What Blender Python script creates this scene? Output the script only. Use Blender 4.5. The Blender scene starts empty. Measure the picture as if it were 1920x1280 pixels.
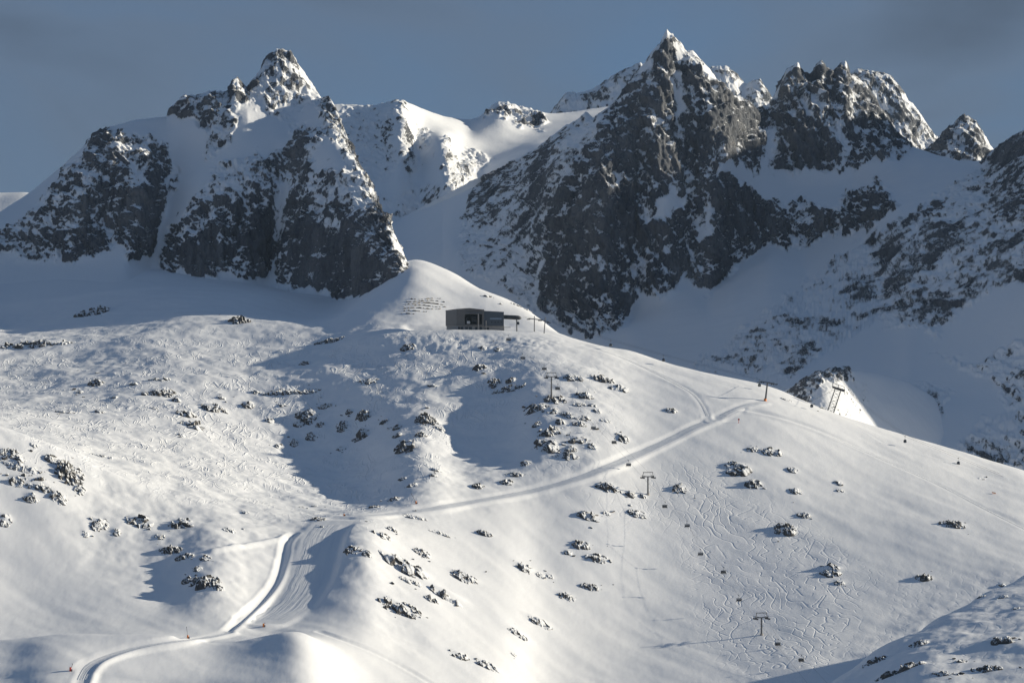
import bpy, bmesh, math, random
import numpy as np
from mathutils import Vector, Matrix

R = math.radians
C = bpy.context.scene.collection
SC = bpy.context.scene

# ------------------------------------------------------------------ camera
LENS = 135.0
F = LENS / 36.0 * 1920.0            # focal length in photograph pixels
CX, CY = 960.0, 640.0
cam_d = bpy.data.cameras.new('camera')
cam_d.lens = LENS; cam_d.sensor_width = 36.0
cam_d.clip_start = 1.0; cam_d.clip_end = 60000.0
cam = bpy.data.objects.new('camera', cam_d); C.objects.link(cam)
cam.location = (0, 0, 0); cam.rotation_euler = (R(90), 0, 0)
SC.camera = cam

# ------------------------------------------------------------------ sky, sun, exposure
SUN_EL, SUN_AZ = 15.0, 14.0           # elevation; azimuth from +x towards +y (away from the camera)
sdir = Vector((math.cos(R(SUN_EL)) * math.cos(R(SUN_AZ)), math.cos(R(SUN_EL)) * math.sin(R(SUN_AZ)), math.sin(R(SUN_EL))))
W = bpy.data.worlds.new('World'); SC.world = W; W.use_nodes = True
nt = W.node_tree; nt.nodes.clear()
def wn(t, **k):
    n = nt.nodes.new(t)
    for a, b in k.items(): setattr(n, a, b)
    return n
sky = wn('ShaderNodeTexSky', sky_type='NISHITA')
sky.sun_disc = False; sky.sun_elevation = R(SUN_EL); sky.sun_rotation = R(90 - SUN_AZ)
sky.altitude = 2300; sky.air_density = 1.0; sky.dust_density = 0.4; sky.ozone_density = 2.0
SKY_OFF = 3.9
tc = wn('ShaderNodeTexCoord')
mp = wn('ShaderNodeMapping'); mp.inputs['Scale'].default_value = (5.5, 5.5, 13.0); mp.inputs['Location'].default_value = (SKY_OFF, 0.2, 0.4)
nz = wn('ShaderNodeTexNoise'); nz.inputs['Scale'].default_value = 1.0; nz.inputs['Detail'].default_value = 5; nz.inputs['Roughness'].default_value = 0.45; nz.inputs['Distortion'].default_value = 0.5
cr = wn('ShaderNodeValToRGB'); cr.color_ramp.elements[0].position = 0.36; cr.color_ramp.elements[1].position = 0.66
cr.color_ramp.elements[0].color = (0.90, 0.90, 0.90, 1); cr.color_ramp.elements[1].color = (1, 1, 1, 1)
cr2 = wn('ShaderNodeValToRGB'); cr2.color_ramp.elements[0].position = 0.40; cr2.color_ramp.elements[1].position = 0.61
cr2.color_ramp.elements[0].color = (0.45, 0.98, 1.95, 1); cr2.color_ramp.elements[1].color = (0.38, 0.53, 0.82, 1)
_e = cr2.color_ramp.elements.new(0.5); _e.color = (0.68, 1.0, 1.6, 1)
mix = wn('ShaderNodeMix', data_type='RGBA')
bg = wn('ShaderNodeBackground'); bg.inputs['Strength'].default_value = 0.12
out = wn('ShaderNodeOutputWorld')
L = nt.links.new
L(tc.outputs['Generated'], mp.inputs['Vector']); L(mp.outputs['Vector'], nz.inputs['Vector'])
L(nz.outputs['Fac'], cr.inputs['Fac']); L(nz.outputs['Fac'], cr2.inputs['Fac'])
L(cr.outputs['Color'], mix.inputs['Factor']); L(sky.outputs['Color'], mix.inputs['A']); L(cr2.outputs['Color'], mix.inputs['B'])
L(mix.outputs['Result'], bg.inputs['Color']); L(bg.outputs['Background'], out.inputs['Surface'])

sun_d = bpy.data.lights.new('sun', 'SUN'); sun_d.energy = 5.0; sun_d.angle = R(0.7); sun_d.color = (1.0, 0.91, 0.74)
sun = bpy.data.objects.new('sun', sun_d); C.objects.link(sun)
sun.rotation_euler = (-sdir).to_track_quat('-Z', 'Y').to_euler(); sun.location = (2000, 2500, 900)
SC.view_settings.view_transform = 'Standard'; SC.view_settings.look = 'None'
SC.view_settings.exposure = 0.25; SC.view_settings.gamma = 1.0; SC.view_settings.use_curve_mapping = False

# ------------------------------------------------------------------ numeric helpers
rng = np.random.default_rng(7)
PERM = np.concatenate([rng.permutation(256)] * 3).astype(np.int32)
G3 = np.array([[1,1,0],[-1,1,0],[1,-1,0],[-1,-1,0],[1,0,1],[-1,0,1],[1,0,-1],[-1,0,-1],[0,1,1],[0,-1,1],[0,1,-1],[0,-1,-1],[1,1,0],[-1,1,0],[0,-1,1],[0,-1,-1]], np.float32)
def perlin(x, y, z):
    x = np.asarray(x, np.float32); y = np.asarray(y, np.float32); z = np.asarray(z, np.float32)
    xi = np.floor(x); yi = np.floor(y); zi = np.floor(z)
    fx = x - xi; fy = y - yi; fz = z - zi
    xi = xi.astype(np.int32) & 255; yi = yi.astype(np.int32) & 255; zi = zi.astype(np.int32) & 255
    u = fx*fx*fx*(fx*(fx*6-15)+10); v = fy*fy*fy*(fy*(fy*6-15)+10); w = fz*fz*fz*(fz*(fz*6-15)+10)
    res = None
    def g(a, b, c):
        h = PERM[PERM[PERM[xi+a]+yi+b]+zi+c] & 15
        q = G3[h]
        return q[..., 0]*(fx-a) + q[..., 1]*(fy-b) + q[..., 2]*(fz-c)
    x00 = g(0,0,0); x00 += u*(g(1,0,0)-x00)
    x10 = g(0,1,0); x10 += u*(g(1,1,0)-x10)
    x00 += v*(x10-x00)
    x01 = g(0,0,1); x01 += u*(g(1,0,1)-x01)
    x11 = g(0,1,1); x11 += u*(g(1,1,1)-x11)
    x01 += v*(x11-x01)
    return x00 + w*(x01-x00)
def fbm(P, L_, oct_=4, gain=0.5, st=(1,1,1), off=0.0):
    s = 0.0; a = 1.0; l = 1.0; t = 0.0
    for k in range(oct_):
        f = l / L_
        s = s + a*perlin(P[...,0]*f*st[0]+off+17.3*k, P[...,1]*f*st[1]+5.1*k, P[...,2]*f*st[2]+off*0.7+9.7*k)
        t += a; a *= gain; l *= 2.03
    return s / t * 1.6
def ridged(P, L_, oct_=3, gain=0.5, st=(1,1,1), off=0.0):
    s = 0.0; a = 1.0; l = 1.0; t = 0.0
    for k in range(oct_):
        f = l / L_
        n = 1 - np.abs(perlin(P[...,0]*f*st[0]+off+31.7*k, P[...,1]*f*st[1]+3.3*k, P[...,2]*f*st[2]+off*0.3+7.9*k))*2.0
        s = s + a*n; t += a; a *= gain; l *= 2.1
    return s / t
def sstep(a, b, x):
    t = np.clip((x-a)/(b-a), 0, 1)
    return t*t*(3-2*t)
def pchip(x, Y, xq):
    x = np.asarray(x, float); Y = np.asarray(Y, float)
    h = np.diff(x)[:, None]; dl = np.diff(Y, axis=0)/h
    m = np.zeros_like(Y); m[0] = dl[0]; m[-1] = dl[-1]
    if len(x) > 2:
        w1 = 2*h[1:]+h[:-1]; w2 = h[1:]+2*h[:-1]
        same = dl[:-1]*dl[1:] > 0
        with np.errstate(all='ignore'):
            hm = (w1+w2)/(w1/dl[:-1]+w2/dl[1:])
        m[1:-1] = np.where(same, np.nan_to_num(hm), 0)
    xq = np.clip(xq, x[0], x[-1])
    i = np.clip(np.searchsorted(x, xq, side='right')-1, 0, len(x)-2)
    t = ((xq-x[i])/(x[i+1]-x[i]))[:, None]; hh = h[i]
    return (2*t**3-3*t**2+1)*Y[i]+(t**3-2*t**2+t)*hh*m[i]+(-2*t**3+3*t**2)*Y[i+1]+(t**3-t**2)*hh*m[i+1]
def blur(A, sig, axis):
    n = int(math.ceil(sig*2.5)); k = np.exp(-0.5*(np.arange(-n, n+1)/sig)**2); k /= k.sum()
    A = np.moveaxis(A, axis, 0); pad = np.concatenate([np.repeat(A[:1], n, 0), A, np.repeat(A[-1:], n, 0)])
    o = sum(k[j]*pad[j:j+A.shape[0]] for j in range(2*n+1))
    return np.moveaxis(o, 0, axis)
def at(px, py, d):                  # the point at distance d behind a photograph pixel
    return np.stack([(px-CX)/F*d, d+0*px, (CY-py)/F*d], -1)
def normals(P):
    du = np.gradient(P, axis=1); dv = np.gradient(P, axis=0)
    n = np.cross(du, dv); n /= np.linalg.norm(n, axis=-1, keepdims=True)+1e-9
    return n
def project(P):
    return CX+F*P[...,0]/P[...,1], CY-F*P[...,2]/P[...,1]
def poly_mask(px, py, polys, soft=10.0):
    """Largest value of the (value, polygon) patches at each point, with soft edges."""
    m = np.zeros(px.shape, np.float32)
    for val, pts in polys:
        pts = np.array(pts, float)
        lo = pts.min(0)-soft*2; hi = pts.max(0)+soft*2
        sel = (px > lo[0]) & (px < hi[0]) & (py > lo[1]) & (py < hi[1])
        if not sel.any(): continue
        x = px[sel]; y = py[sel]
        ins = np.zeros(x.shape, bool); dist = np.full(x.shape, 1e9)
        for (x0, y0), (x1, y1) in zip(pts, np.roll(pts, -1, 0)):
            c = ((y0 > y) != (y1 > y)) & (x < (x1-x0)*(y-y0)/((y1-y0) or 1e-9)+x0)
            ins ^= c
            t = np.clip(((x-x0)*(x1-x0)+(y-y0)*(y1-y0))/((x1-x0)**2+(y1-y0)**2+1e-9), 0, 1)
            dist = np.minimum(dist, np.hypot(x-x0-t*(x1-x0), y-y0-t*(y1-y0)))
        sd = np.where(ins, dist, -dist)
        v = abs(val)*sstep(-soft, soft, sd)
        m[sel] = np.where(val < 0, m[sel]*(1-v), np.maximum(m[sel], v))   # a negative value cuts a snow patch out
    return m
def grid_mesh(name, P, attrs=None, mat=None, parent=None):
    nv, nu = P.shape[:2]
    me = bpy.data.meshes.new(name)
    idx = np.arange(nv*nu).reshape(nv, nu)
    q = np.stack([idx[:-1, :-1], idx[:-1, 1:], idx[1:, 1:], idx[1:, :-1]], -1).reshape(-1, 4)
    me.vertices.add(nv*nu); me.vertices.foreach_set('co', P.reshape(-1).astype(np.float32))
    me.loops.add(q.size); me.loops.foreach_set('vertex_index', q.reshape(-1).astype(np.int32))
    me.polygons.add(len(q)); me.polygons.foreach_set('loop_start', np.arange(0, q.size, 4, dtype=np.int32))
    me.polygons.foreach_set('use_smooth', np.ones(len(q), bool))
    me.update(calc_edges=True)
    for k, a in (attrs or {}).items():
        at_ = me.attributes.new(k, 'FLOAT', 'POINT'); at_.data.foreach_set('value', np.asarray(a, np.float32).reshape(-1))
    if mat: me.materials.append(mat)
    o = bpy.data.objects.new(name, me); C.objects.link(o)
    if parent: o.parent = parent
    return o
def struct(o, label=None):
    o['kind'] = 'structure'
    if label: o['label'] = label
    return o

# ------------------------------------------------------------------ materials
def new_mat(name):
    m = bpy.data.materials.new(name); m.use_nodes = True
    t = m.node_tree; b = t.nodes['Principled BSDF']
    return m, t, b
def nd(t, typ, **k):
    n = t.nodes.new(typ)
    for a, b in k.items():
        if a == 'op': n.operation = b
        else: setattr(n, a, b)
    return n
def math_(t, op, a, b=None, c=None, clamp=False):
    n = t.nodes.new('ShaderNodeMath'); n.operation = op; n.use_clamp = clamp
    for i, v in enumerate((a, b, c)):
        if v is None: continue
        if isinstance(v, (int, float)): n.inputs[i].default_value = v
        else: t.links.new(v, n.inputs[i])
    return n.outputs[0]
def noise_(t, scale, detail=4, rough=0.5, vec=None, dist=0.0):
    n = t.nodes.new('ShaderNodeTexNoise'); n.inputs['Scale'].default_value = scale
    n.inputs['Detail'].default_value = detail; n.inputs['Roughness'].default_value = rough; n.inputs['Distortion'].default_value = dist
    if vec is not None: t.links.new(vec, n.inputs['Vector'])
    return n.outputs['Fac']
def mapped(t, scale=(1,1,1), rot=(0,0,0)):
    tc = t.nodes.new('ShaderNodeTexCoord'); m = t.nodes.new('ShaderNodeMapping')
    m.inputs['Scale'].default_value = scale; m.inputs['Rotation'].default_value = rot
    t.links.new(tc.outputs['Object'], m.inputs['Vector'])
    return m.outputs['Vector']
def mixc(t, fac, a, b):
    n = t.nodes.new('ShaderNodeMix'); n.data_type = 'RGBA'
    t.links.new(fac, n.inputs['Factor'])
    for s, v in (('A', a), ('B', b)):
        if isinstance(v, tuple): n.inputs[s].default_value = (*v, 1)
        else: t.links.new(v, n.inputs[s])
    return n.outputs['Result']
def ramp(t, fac, stops):
    n = t.nodes.new('ShaderNodeValToRGB'); t.links.new(fac, n.inputs['Fac'])
    el = n.color_ramp.elements
    while len(el) < len(stops): el.new(0.5)
    for e, (p, c) in zip(el, stops): e.position = p; e.color = (*c, 1) if len(c) == 3 else c
    return n.outputs['Color']
def attr_(t, name):
    n = t.nodes.new('ShaderNodeAttribute'); n.attribute_name = name
    return n.outputs['Fac']
def bump(t, h, dist, strength=1.0, nrm=None):
    n = t.nodes.new('ShaderNodeBump'); n.inputs['Distance'].default_value = dist; n.inputs['Strength'].default_value = strength
    t.links.new(h, n.inputs['Height'])
    if nrm is not None: t.links.new(nrm, n.inputs['Normal'])
    return n.outputs['Normal']

SNOW = (0.86, 0.87, 0.88)
def mountain_material(name, s=1.0, warm=(0.172, 0.176, 0.184), dark=(0.044, 0.054, 0.072)):
    m, t, b = new_mat(name)
    rk = attr_(t, 'rock')
    fine = noise_(t, 0.6*s, 5, 0.68, mapped(t, (1, 1, 0.55)))
    fac = math_(t, 'ADD', rk, math_(t, 'MULTIPLY', math_(t, 'SUBTRACT', fine, 0.5), 1.9))
    fac = math_(t, 'MULTIPLY_ADD', fac, 3.2, -1.1, True)
    big = noise_(t, 0.03*s, 5, 0.6, mapped(t, (1, 1, 0.35)))
    grain = noise_(t, 0.25*s, 6, 0.7, mapped(t, (1.4, 1.4, 0.3)))  # rock grain; its streak contrast also paints shading the fluted faces lack
    c1 = ramp(t, math_(t, 'ADD', math_(t, 'MULTIPLY', big, 0.6), math_(t, 'MULTIPLY', grain, 0.4)), [(0.36, dark), (0.5, tuple(0.5*(a+c) for a, c in zip(dark, warm))), (0.60, warm), (0.70, (0.225, 0.19, 0.155))])
    col = mixc(t, fac, SNOW, c1)
    t.links.new(col, b.inputs['Base Color'])
    b.inputs['Roughness'].default_value = 0.85; b.inputs['Specular IOR Level'].default_value = 0.15
    vor = nd(t, 'ShaderNodeTexVoronoi', feature='F1', distance='EUCLIDEAN'); vor.inputs['Scale'].default_value = 0.22*s
    t.links.new(mapped(t, (1.5, 1.5, 0.55), (0.2, 0.15, 0)), vor.inputs['Vector'])
    h = math_(t, 'ADD', math_(t, 'MULTIPLY', vor.outputs['Distance'], 0.55), math_(t, 'MULTIPLY', grain, 0.9))
    h = math_(t, 'MULTIPLY', h, math_(t, 'MULTIPLY_ADD', fac, 0.92, 0.08))
    t.links.new(bump(t, h, 2.2/s, 1.0), b.inputs['Normal'])
    return m
M_MTN = mountain_material('rock_and_snow')
M_FAR = mountain_material('far_rock_and_snow', 0.8)

def snow_slope_material():
    m, t, b = new_mat('wind_packed_snow')
    b.inputs['Roughness'].default_value = 0.7; b.inputs['Specular IOR Level'].default_value = 0.2
    tone = noise_(t, 0.012, 4, 0.5, mapped(t))
    t.links.new(ramp(t, tone, [(0.3, (0.84, 0.85, 0.87)), (0.7, (0.88, 0.885, 0.89))]), b.inputs['Base Color'])
    # sastrugi: broken wavy crests across the slope
    v = mapped(t, (0.11, 0.035, 0.11), (0, 0, R(30)))
    n1 = noise_(t, 1.0, 2, 0.45, v, 0.9)
    rid = math_(t, 'SUBTRACT', 1.0, math_(t, 'MULTIPLY', math_(t, 'ABSOLUTE', math_(t, 'SUBTRACT', math_(t, 'FRACT', math_(t, 'MULTIPLY', n1, 5.0)), 0.5)), 5.0), clamp=True)
    gate = ramp(t, noise_(t, 0.035, 2, 0.5, mapped(t)), [(0.42, (0, 0, 0)), (0.60, (1, 1, 1))])
    h1 = math_(t, 'MULTIPLY', math_(t, 'MULTIPLY', rid, gate), attr_(t, 'ripple'))
    # ski tracks: crossing serpentine furrows running downhill
    hs = []
    for rot, off, sp_, fr in ((R(-14), 0.0, 8.0, 0.42), (R(10), 3.7, 9.5, 0.55), (R(-38), 8.1, 11.0, 0.36)):
        vv = mapped(t, (1, 1, 1), (0, 0, rot))
        xyz = nd(t, 'ShaderNodeSeparateXYZ'); t.links.new(vv, xyz.inputs[0])
        lo = noise_(t, 0.02, 2, 0.5, vv)
        sw = math_(t, 'MULTIPLY', math_(t, 'SINE', math_(t, 'ADD', math_(t, 'MULTIPLY', xyz.outputs['Y'], fr), math_(t, 'MULTIPLY', lo, 40.0+off))), math_(t, 'MULTIPLY', noise_(t, 0.03, 1, 0.5, vv), 2.6))
        u_ = math_(t, 'ADD', math_(t, 'ADD', xyz.outputs['X'], sw), math_(t, 'MULTIPLY', lo, 60.0))
        w = math_(t, 'ABSOLUTE', math_(t, 'SUBTRACT', math_(t, 'FRACT', math_(t, 'MULTIPLY_ADD', u_, 1.0/sp_, off)), 0.5))
        on = ramp(t, noise_(t, 0.045, 2, 0.6, mapped(t, (1, 0.35, 1), (0, 0, rot+off))), [(0.44, (0, 0, 0)), (0.54, (1, 1, 1))])
        hs.append(math_(t, 'MULTIPLY', math_(t, 'SUBTRACT', 0.09, w, clamp=True), on))
    h2 = math_(t, 'MULTIPLY', math_(t, 'ADD', math_(t, 'ADD', hs[0], hs[1]), hs[2]), attr_(t, 'tracks'))
    h3 = noise_(t, 0.10, 3, 0.5, mapped(t, (1, 0.3, 1), (0, 0, R(-37))))
    h = math_(t, 'ADD', math_(t, 'MULTIPLY', h1, 0.42), math_(t, 'MULTIPLY', h2, -1.7))
    h = math_(t, 'ADD', h, math_(t, 'MULTIPLY', h3, 0.35))
    t.links.new(bump(t, h, 1.0, 1.0), b.inputs['Normal'])
    return m
M_SNOW = snow_slope_material()

# ------------------------------------------------------------------ the near slope: cross-sections at growing distance
COLS = {   # photograph column: (distance, row) pairs down the slope
 -700: '3450:330 3130:390 2880:440 2700:480 2550:520 2420:560 2330:590 2290:570 2210:700 2130:850 2050:980 1980:1080 1900:1180 1800:1330 1500:2250 1000:3600',
 -200: '3450:420 3260:470 3130:560 2950:600 2790:620 2700:655 2550:700 2420:735 2330:760 2290:735 2250:780 2210:850 2130:990 2050:1110 2010:1160 1980:1180 1940:1215 1900:1250 1800:1450 1500:2250 1000:3600',
 0: '3450:440 3260:508 3130:572 3050:610 2950:622 2880:632 2790:662 2700:711 2620:749 2550:770 2480:772 2420:790 2370:808 2330:818 2290:797 2250:850 2210:920 2170:990 2130:1060 2090:1120 2050:1165 2020:1190 2000:1202 1980:1197 1940:1230 1900:1265 1800:1450 1500:2250 1000:3600',
 100: '3450:450 3260:505 3130:560 3050:592 2950:611 2880:628 2790:658 2700:702 2620:742 2550:770 2480:785 2420:806 2370:824 2330:836 2290:830 2250:880 2210:940 2170:1010 2130:1075 2090:1130 2050:1170 2020:1192 2000:1197 1980:1185 1940:1212 1900:1250 1800:1430 1500:2250 1000:3600',
 200: '3450:460 3260:503 3130:548 3050:572 2950:599 2880:618 2790:650 2700:694 2620:736 2550:771 2480:800 2420:826 2370:848 2330:864 2290:875 2250:920 2210:975 2170:1035 2130:1085 2090:1130 2050:1168 2020:1190 2000:1197 1980:1184 1940:1222 1900:1262 1800:1430 1500:2250 1000:3600',
 300: '3450:470 3260:505 3130:540 3050:555 2950:588 2880:606 2790:639 2700:686 2620:732 2550:777 2480:818 2420:848 2370:872 2330:890 2290:908 2250:945 2210:990 2170:1045 2130:1095 2090:1138 2050:1170 2020:1190 2000:1197 1980:1186 1940:1235 1900:1275 1800:1440 1500:2250 1000:3600',
 400: '3450:495 3260:515 3130:540 3050:550 2950:583 2880:600 2790:643 2700:690 2620:740 2550:798 2480:838 2420:872 2370:898 2330:918 2290:938 2250:962 2210:990 2170:1025 2130:1070 2090:1122 2050:1172 2020:1198 2000:1206 1980:1206 1940:1245 1900:1280 1800:1440 1500:2250 1000:3600',
 500: '3450:520 3260:533 3130:545 3050:553 2950:586 2880:600 2790:642 2700:692 2620:756 2550:822 2480:866 2420:900 2370:925 2330:942 2290:957 2250:982 2210:1015 2170:1060 2130:1110 2090:1155 2050:1185 2020:1200 2000:1196 1980:1191 1940:1235 1900:1275 1800:1430 1500:2250 1000:3600',
 560: '3450:530 3260:545 3130:550 3050:562 2950:597 2880:602 2790:638 2700:686 2620:756 2550:832 2480:880 2420:915 2370:938 2330:952 2290:964 2250:988 2210:1025 2170:1070 2130:1115 2090:1155 2050:1180 2020:1190 2000:1185 1980:1177 1940:1222 1900:1270 1800:1430 1500:2250 1000:3600',
 620: '3450:545 3260:553 3130:552 3050:572 2990:584 2950:600 2880:597 2790:630 2700:678 2620:748 2550:830 2480:886 2420:922 2370:944 2330:957 2290:966 2250:980 2210:1015 2170:1060 2130:1105 2090:1145 2050:1180 2020:1200 2000:1210 1980:1222 1940:1262 1900:1310 1800:1460 1500:2250 1000:3600',
 680: '3450:560 3260:545 3130:530 3050:546 2990:548 2950:556 2880:570 2790:617 2732:632 2700:668 2620:736 2550:815 2480:875 2420:918 2370:945 2330:957 2290:963 2250:975 2210:1000 2170:1045 2130:1095 2090:1140 2050:1185 2000:1245 1940:1310 1800:1500 1500:2250 1000:3600',
 740: '3450:575 3260:530 3130:500 3050:502 2990:506 2950:515 2880:553 2830:588 2790:612 2732:619 2700:655 2620:725 2550:785 2480:838 2420:885 2370:925 2330:950 2290:972 2250:1000 2210:1035 2170:1080 2130:1125 2090:1170 2050:1215 2000:1270 1940:1335 1800:1530 1500:2250 1000:3600',
 768: '3450:620 3260:545 3130:515 3050:492 2990:475 2950:494 2880:545 2830:586 2790:613 2732:618 2700:651 2620:721 2550:780 2480:831 2420:878 2370:918 2330:950 2290:981 2250:1014 2210:1050 2170:1092 2130:1135 2090:1180 2050:1225 2000:1280 1940:1345 1800:1540 1500:2250 1000:3600',
 800: '3450:680 3260:600 3130:545 3050:510 2990:489 2950:502 2880:550 2830:590 2790:614 2732:617 2700:648 2620:718 2550:775 2480:825 2420:872 2370:912 2330:950 2290:990 2250:1028 2210:1065 2170:1105 2130:1145 2090:1190 2050:1235 2000:1290 1940:1355 1800:1550 1500:2250 1000:3600',
 860: '3450:760 3260:680 3130:600 3050:550 2985:512 2950:521 2880:560 2830:601 2790:617.5 2732:617 2700:645 2660:678 2620:712 2590:748 2550:794 2510:838 2480:860 2420:894 2370:930 2330:970 2290:1012 2250:1054 2210:1095 2170:1136 2130:1175 2090:1216 2050:1258 2000:1315 1940:1380 1800:1570 1500:2250 1000:3600',
 920: '3450:830 3260:700 3130:660 3050:610 2980:560 2930:546 2880:565 2830:602 2790:618.5 2732:618 2700:643 2660:672 2620:706 2590:742 2550:790 2510:834 2480:858 2420:896 2370:940 2330:984 2290:1029 2250:1073 2210:1117 2170:1160 2130:1200 2090:1241 2050:1278 2000:1335 1940:1400 1800:1590 1500:2250 1000:3600',
 960: '3450:860 3260:740 3130:665 3050:605 2950:562 2880:574 2830:602 2790:619 2732:620 2700:641 2660:668 2620:702 2590:736 2550:786 2510:828 2480:854 2420:899 2370:949 2330:994 2290:1040 2250:1086 2210:1131 2170:1175 2130:1218 2090:1262 2050:1310 2000:1370 1940:1435 1800:1610 1500:2250 1000:3600',
 1000: '3450:900 3260:780 3130:700 3050:650 2950:588 2880:585 2830:603 2790:620 2732:624 2700:640 2660:663 2620:692 2590:718 2550:755 2510:797 2470:843 2430:890 2390:938 2340:1000 2290:1062 2240:1122 2190:1180 2140:1240 2100:1285 2050:1345 2000:1405 1940:1470 1800:1630 1500:2250 1000:3600',
 1100: '3450:1100 3130:880 2950:740 2880:690 2830:660 2790:641 2732:645 2700:655 2660:675 2620:703 2590:726 2550:760 2510:800 2470:845 2430:895 2390:948 2340:1015 2290:1085 2240:1150 2190:1210 2140:1265 2100:1308 2050:1365 2000:1420 1940:1490 1800:1650 1500:2250 1000:3600',
 1220: '3450:1200 3130:960 2950:830 2830:735 2790:695 2740:669 2700:680 2660:700 2620:728 2590:752 2550:790 2510:832 2470:878 2430:928 2390:980 2340:1045 2290:1110 2240:1170 2190:1225 2140:1275 2100:1315 2050:1370 2000:1425 1940:1490 1800:1650 1500:2250 1000:3600',
 1330: '3450:1300 2950:900 2830:800 2760:730 2705:698 2660:712 2620:736 2590:760 2550:798 2510:840 2470:888 2430:938 2390:990 2340:1055 2290:1117 2240:1172 2190:1225 2140:1275 2100:1318 2050:1372 2000:1425 1940:1485 1800:1640 1500:2250 1000:3600',
 1440: '3450:1350 2950:960 2760:780 2690:722 2660:730 2620:750 2590:772 2550:808 2510:850 2470:896 2430:943 2390:992 2340:1055 2290:1115 2240:1168 2190:1220 2140:1270 2100:1312 2050:1365 2000:1405 1940:1440 1800:1590 1500:2250 1000:3600',
 1540: '3450:1420 2950:1010 2760:830 2678:763 2620:778 2590:797 2550:832 2510:870 2470:910 2430:952 2390:996 2340:1054 2290:1110 2240:1162 2190:1214 2140:1262 2100:1302 2060:1338 2010:1362 1965:1330 1932:1284 1890:1306 1840:1350 1780:1420 1500:2250 1000:3600',
 1640: '3450:1480 2950:1060 2760:880 2660:797 2620:808 2590:826 2550:856 2510:889 2470:924 2430:960 2390:1001 2340:1055 2290:1109 2240:1160 2190:1213 2140:1264 2100:1303 2065:1322 2035:1310 2008:1265 1980:1213 1930:1242 1880:1275 1800:1335 1700:1480 1500:2250 1000:3600',
 1760: '3450:1550 2950:1120 2760:930 2640:832 2620:837 2590:850 2550:875 2510:905 2470:935 2430:967 2390:1003 2340:1055 2290:1106 2240:1155 2190:1205 2150:1240 2115:1258 2080:1235 2036:1150 1980:1178 1925:1208 1870:1240 1790:1300 1690:1440 1500:2250 1000:3600',
 1830: '3450:1580 2950:1150 2760:970 2625:853 2590:867 2550:890 2510:916 2470:944 2430:974 2390:1009 2340:1056 2290:1103 2250:1143 2210:1178 2170:1200 2130:1180 2086:1108 2020:1145 1950:1185 1880:1230 1790:1295 1690:1430 1500:2250 1000:3600',
 1920: '3450:1620 2950:1200 2760:1020 2610:881 2590:884 2550:902 2510:925 2470:952 2430:982 2390:1015 2340:1056 2290:1100 2250:1132 2210:1145 2175:1125 2138:1073 2060:1110 1980:1155 1900:1202 1800:1275 1700:1400 1500:2250 1000:3600',
 2120: '3450:1750 2950:1350 2760:1150 2610:1000 2550:975 2510:985 2430:1030 2340:1085 2300:1110 2260:1145 2200:1160 2140:1050 2050:1098 1960:1150 1900:1190 1800:1260 1700:1380 1500:2250 1000:3600',
 2700: '3450:2100 2950:1700 2610:1400 2430:1250 2340:1200 2260:1120 2220:1080 2100:1100 2000:1150 1900:1230 1800:1350 1500:2250 1000:3600',
}
def z_of(py, d): return (CY-py)/F*d
NU_A = np.concatenate([np.linspace(-700, -60, 40, endpoint=False), np.linspace(-60, 1980, 900, endpoint=False), np.linspace(1980, 2700, 40)])
ND_A = np.concatenate([np.linspace(1000, 1700, 14, endpoint=False), np.linspace(1700, 1900, 30, endpoint=False), np.linspace(1900, 2760, 405, endpoint=False), np.linspace(2760, 3120, 90, endpoint=False), np.linspace(3120, 3450, 30)])
_cz = []
for px_, tx in COLS.items():
    pr = sorted((float(a), float(b)) for a, b in (q.split(':') for q in tx.split()))
    dd = np.array([p[0] for p in pr]); _cz.append(pchip(dd, z_of(np.array([p[1] for p in pr]), dd)[:, None], ND_A)[:, 0])
FZ = pchip(list(COLS), np.array(_cz), NU_A).T
FZ = blur(blur(FZ, 10, 1), 4, 0)
FX = (NU_A[None, :]-CX)/F*ND_A[:, None]; FY = np.repeat(ND_A[:, None], len(NU_A), 1)
GP = np.stack([FX, FY, np.zeros_like(FX)], -1)
_px, _py = project(np.stack([FX, FY, FZ], -1))
_broken = poly_mask(_px, _py, [(1.0, [(-200,560),(700,600),(1180,680),(1120,880),(900,930),(700,1000),(760,1200),(560,1000),(450,1150),(150,1050),(100,860),(-200,780)]), (1.0, [(1540,1290),(1700,1160),(1960,1070),(1960,1300)])], 70)
FZ += (0.7+1.1*_broken)*fbm(GP, 75, 3, 0.5, off=2.0)
FZ += (0.15+1.7*_broken)*fbm(GP, 30, 4, 0.55, off=9.0)
_rot = np.stack([0.8*GP[...,0]+0.6*GP[...,1], (-0.6*GP[...,0]+0.8*GP[...,1])*0.22, GP[...,2]], -1)
FZ += 0.42*fbm(_rot, 20, 2, 0.5, off=6.0)*(1-0.5*_broken)
_rough = poly_mask(_px, _py, [(1.0, [(690,636),(740,628),(960,628),(1060,640),(1000,660),(900,655),(800,668),(700,660)])], 8)
FZ += _rough*0.8*fbm(GP, 5.5, 3, 0.6, off=13.0)
_pad = poly_mask(FX, FY, [(1.0, [(-75, 2739), (18, 2739), (22, 2786), (-75, 2784)])], 7.0)     # level yard of the station
FZ = FZ*(1-_pad)+_pad*((CY-621.3)/F*2746.0+0.15*fbm(GP, 9, 2, off=3.0))

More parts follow.
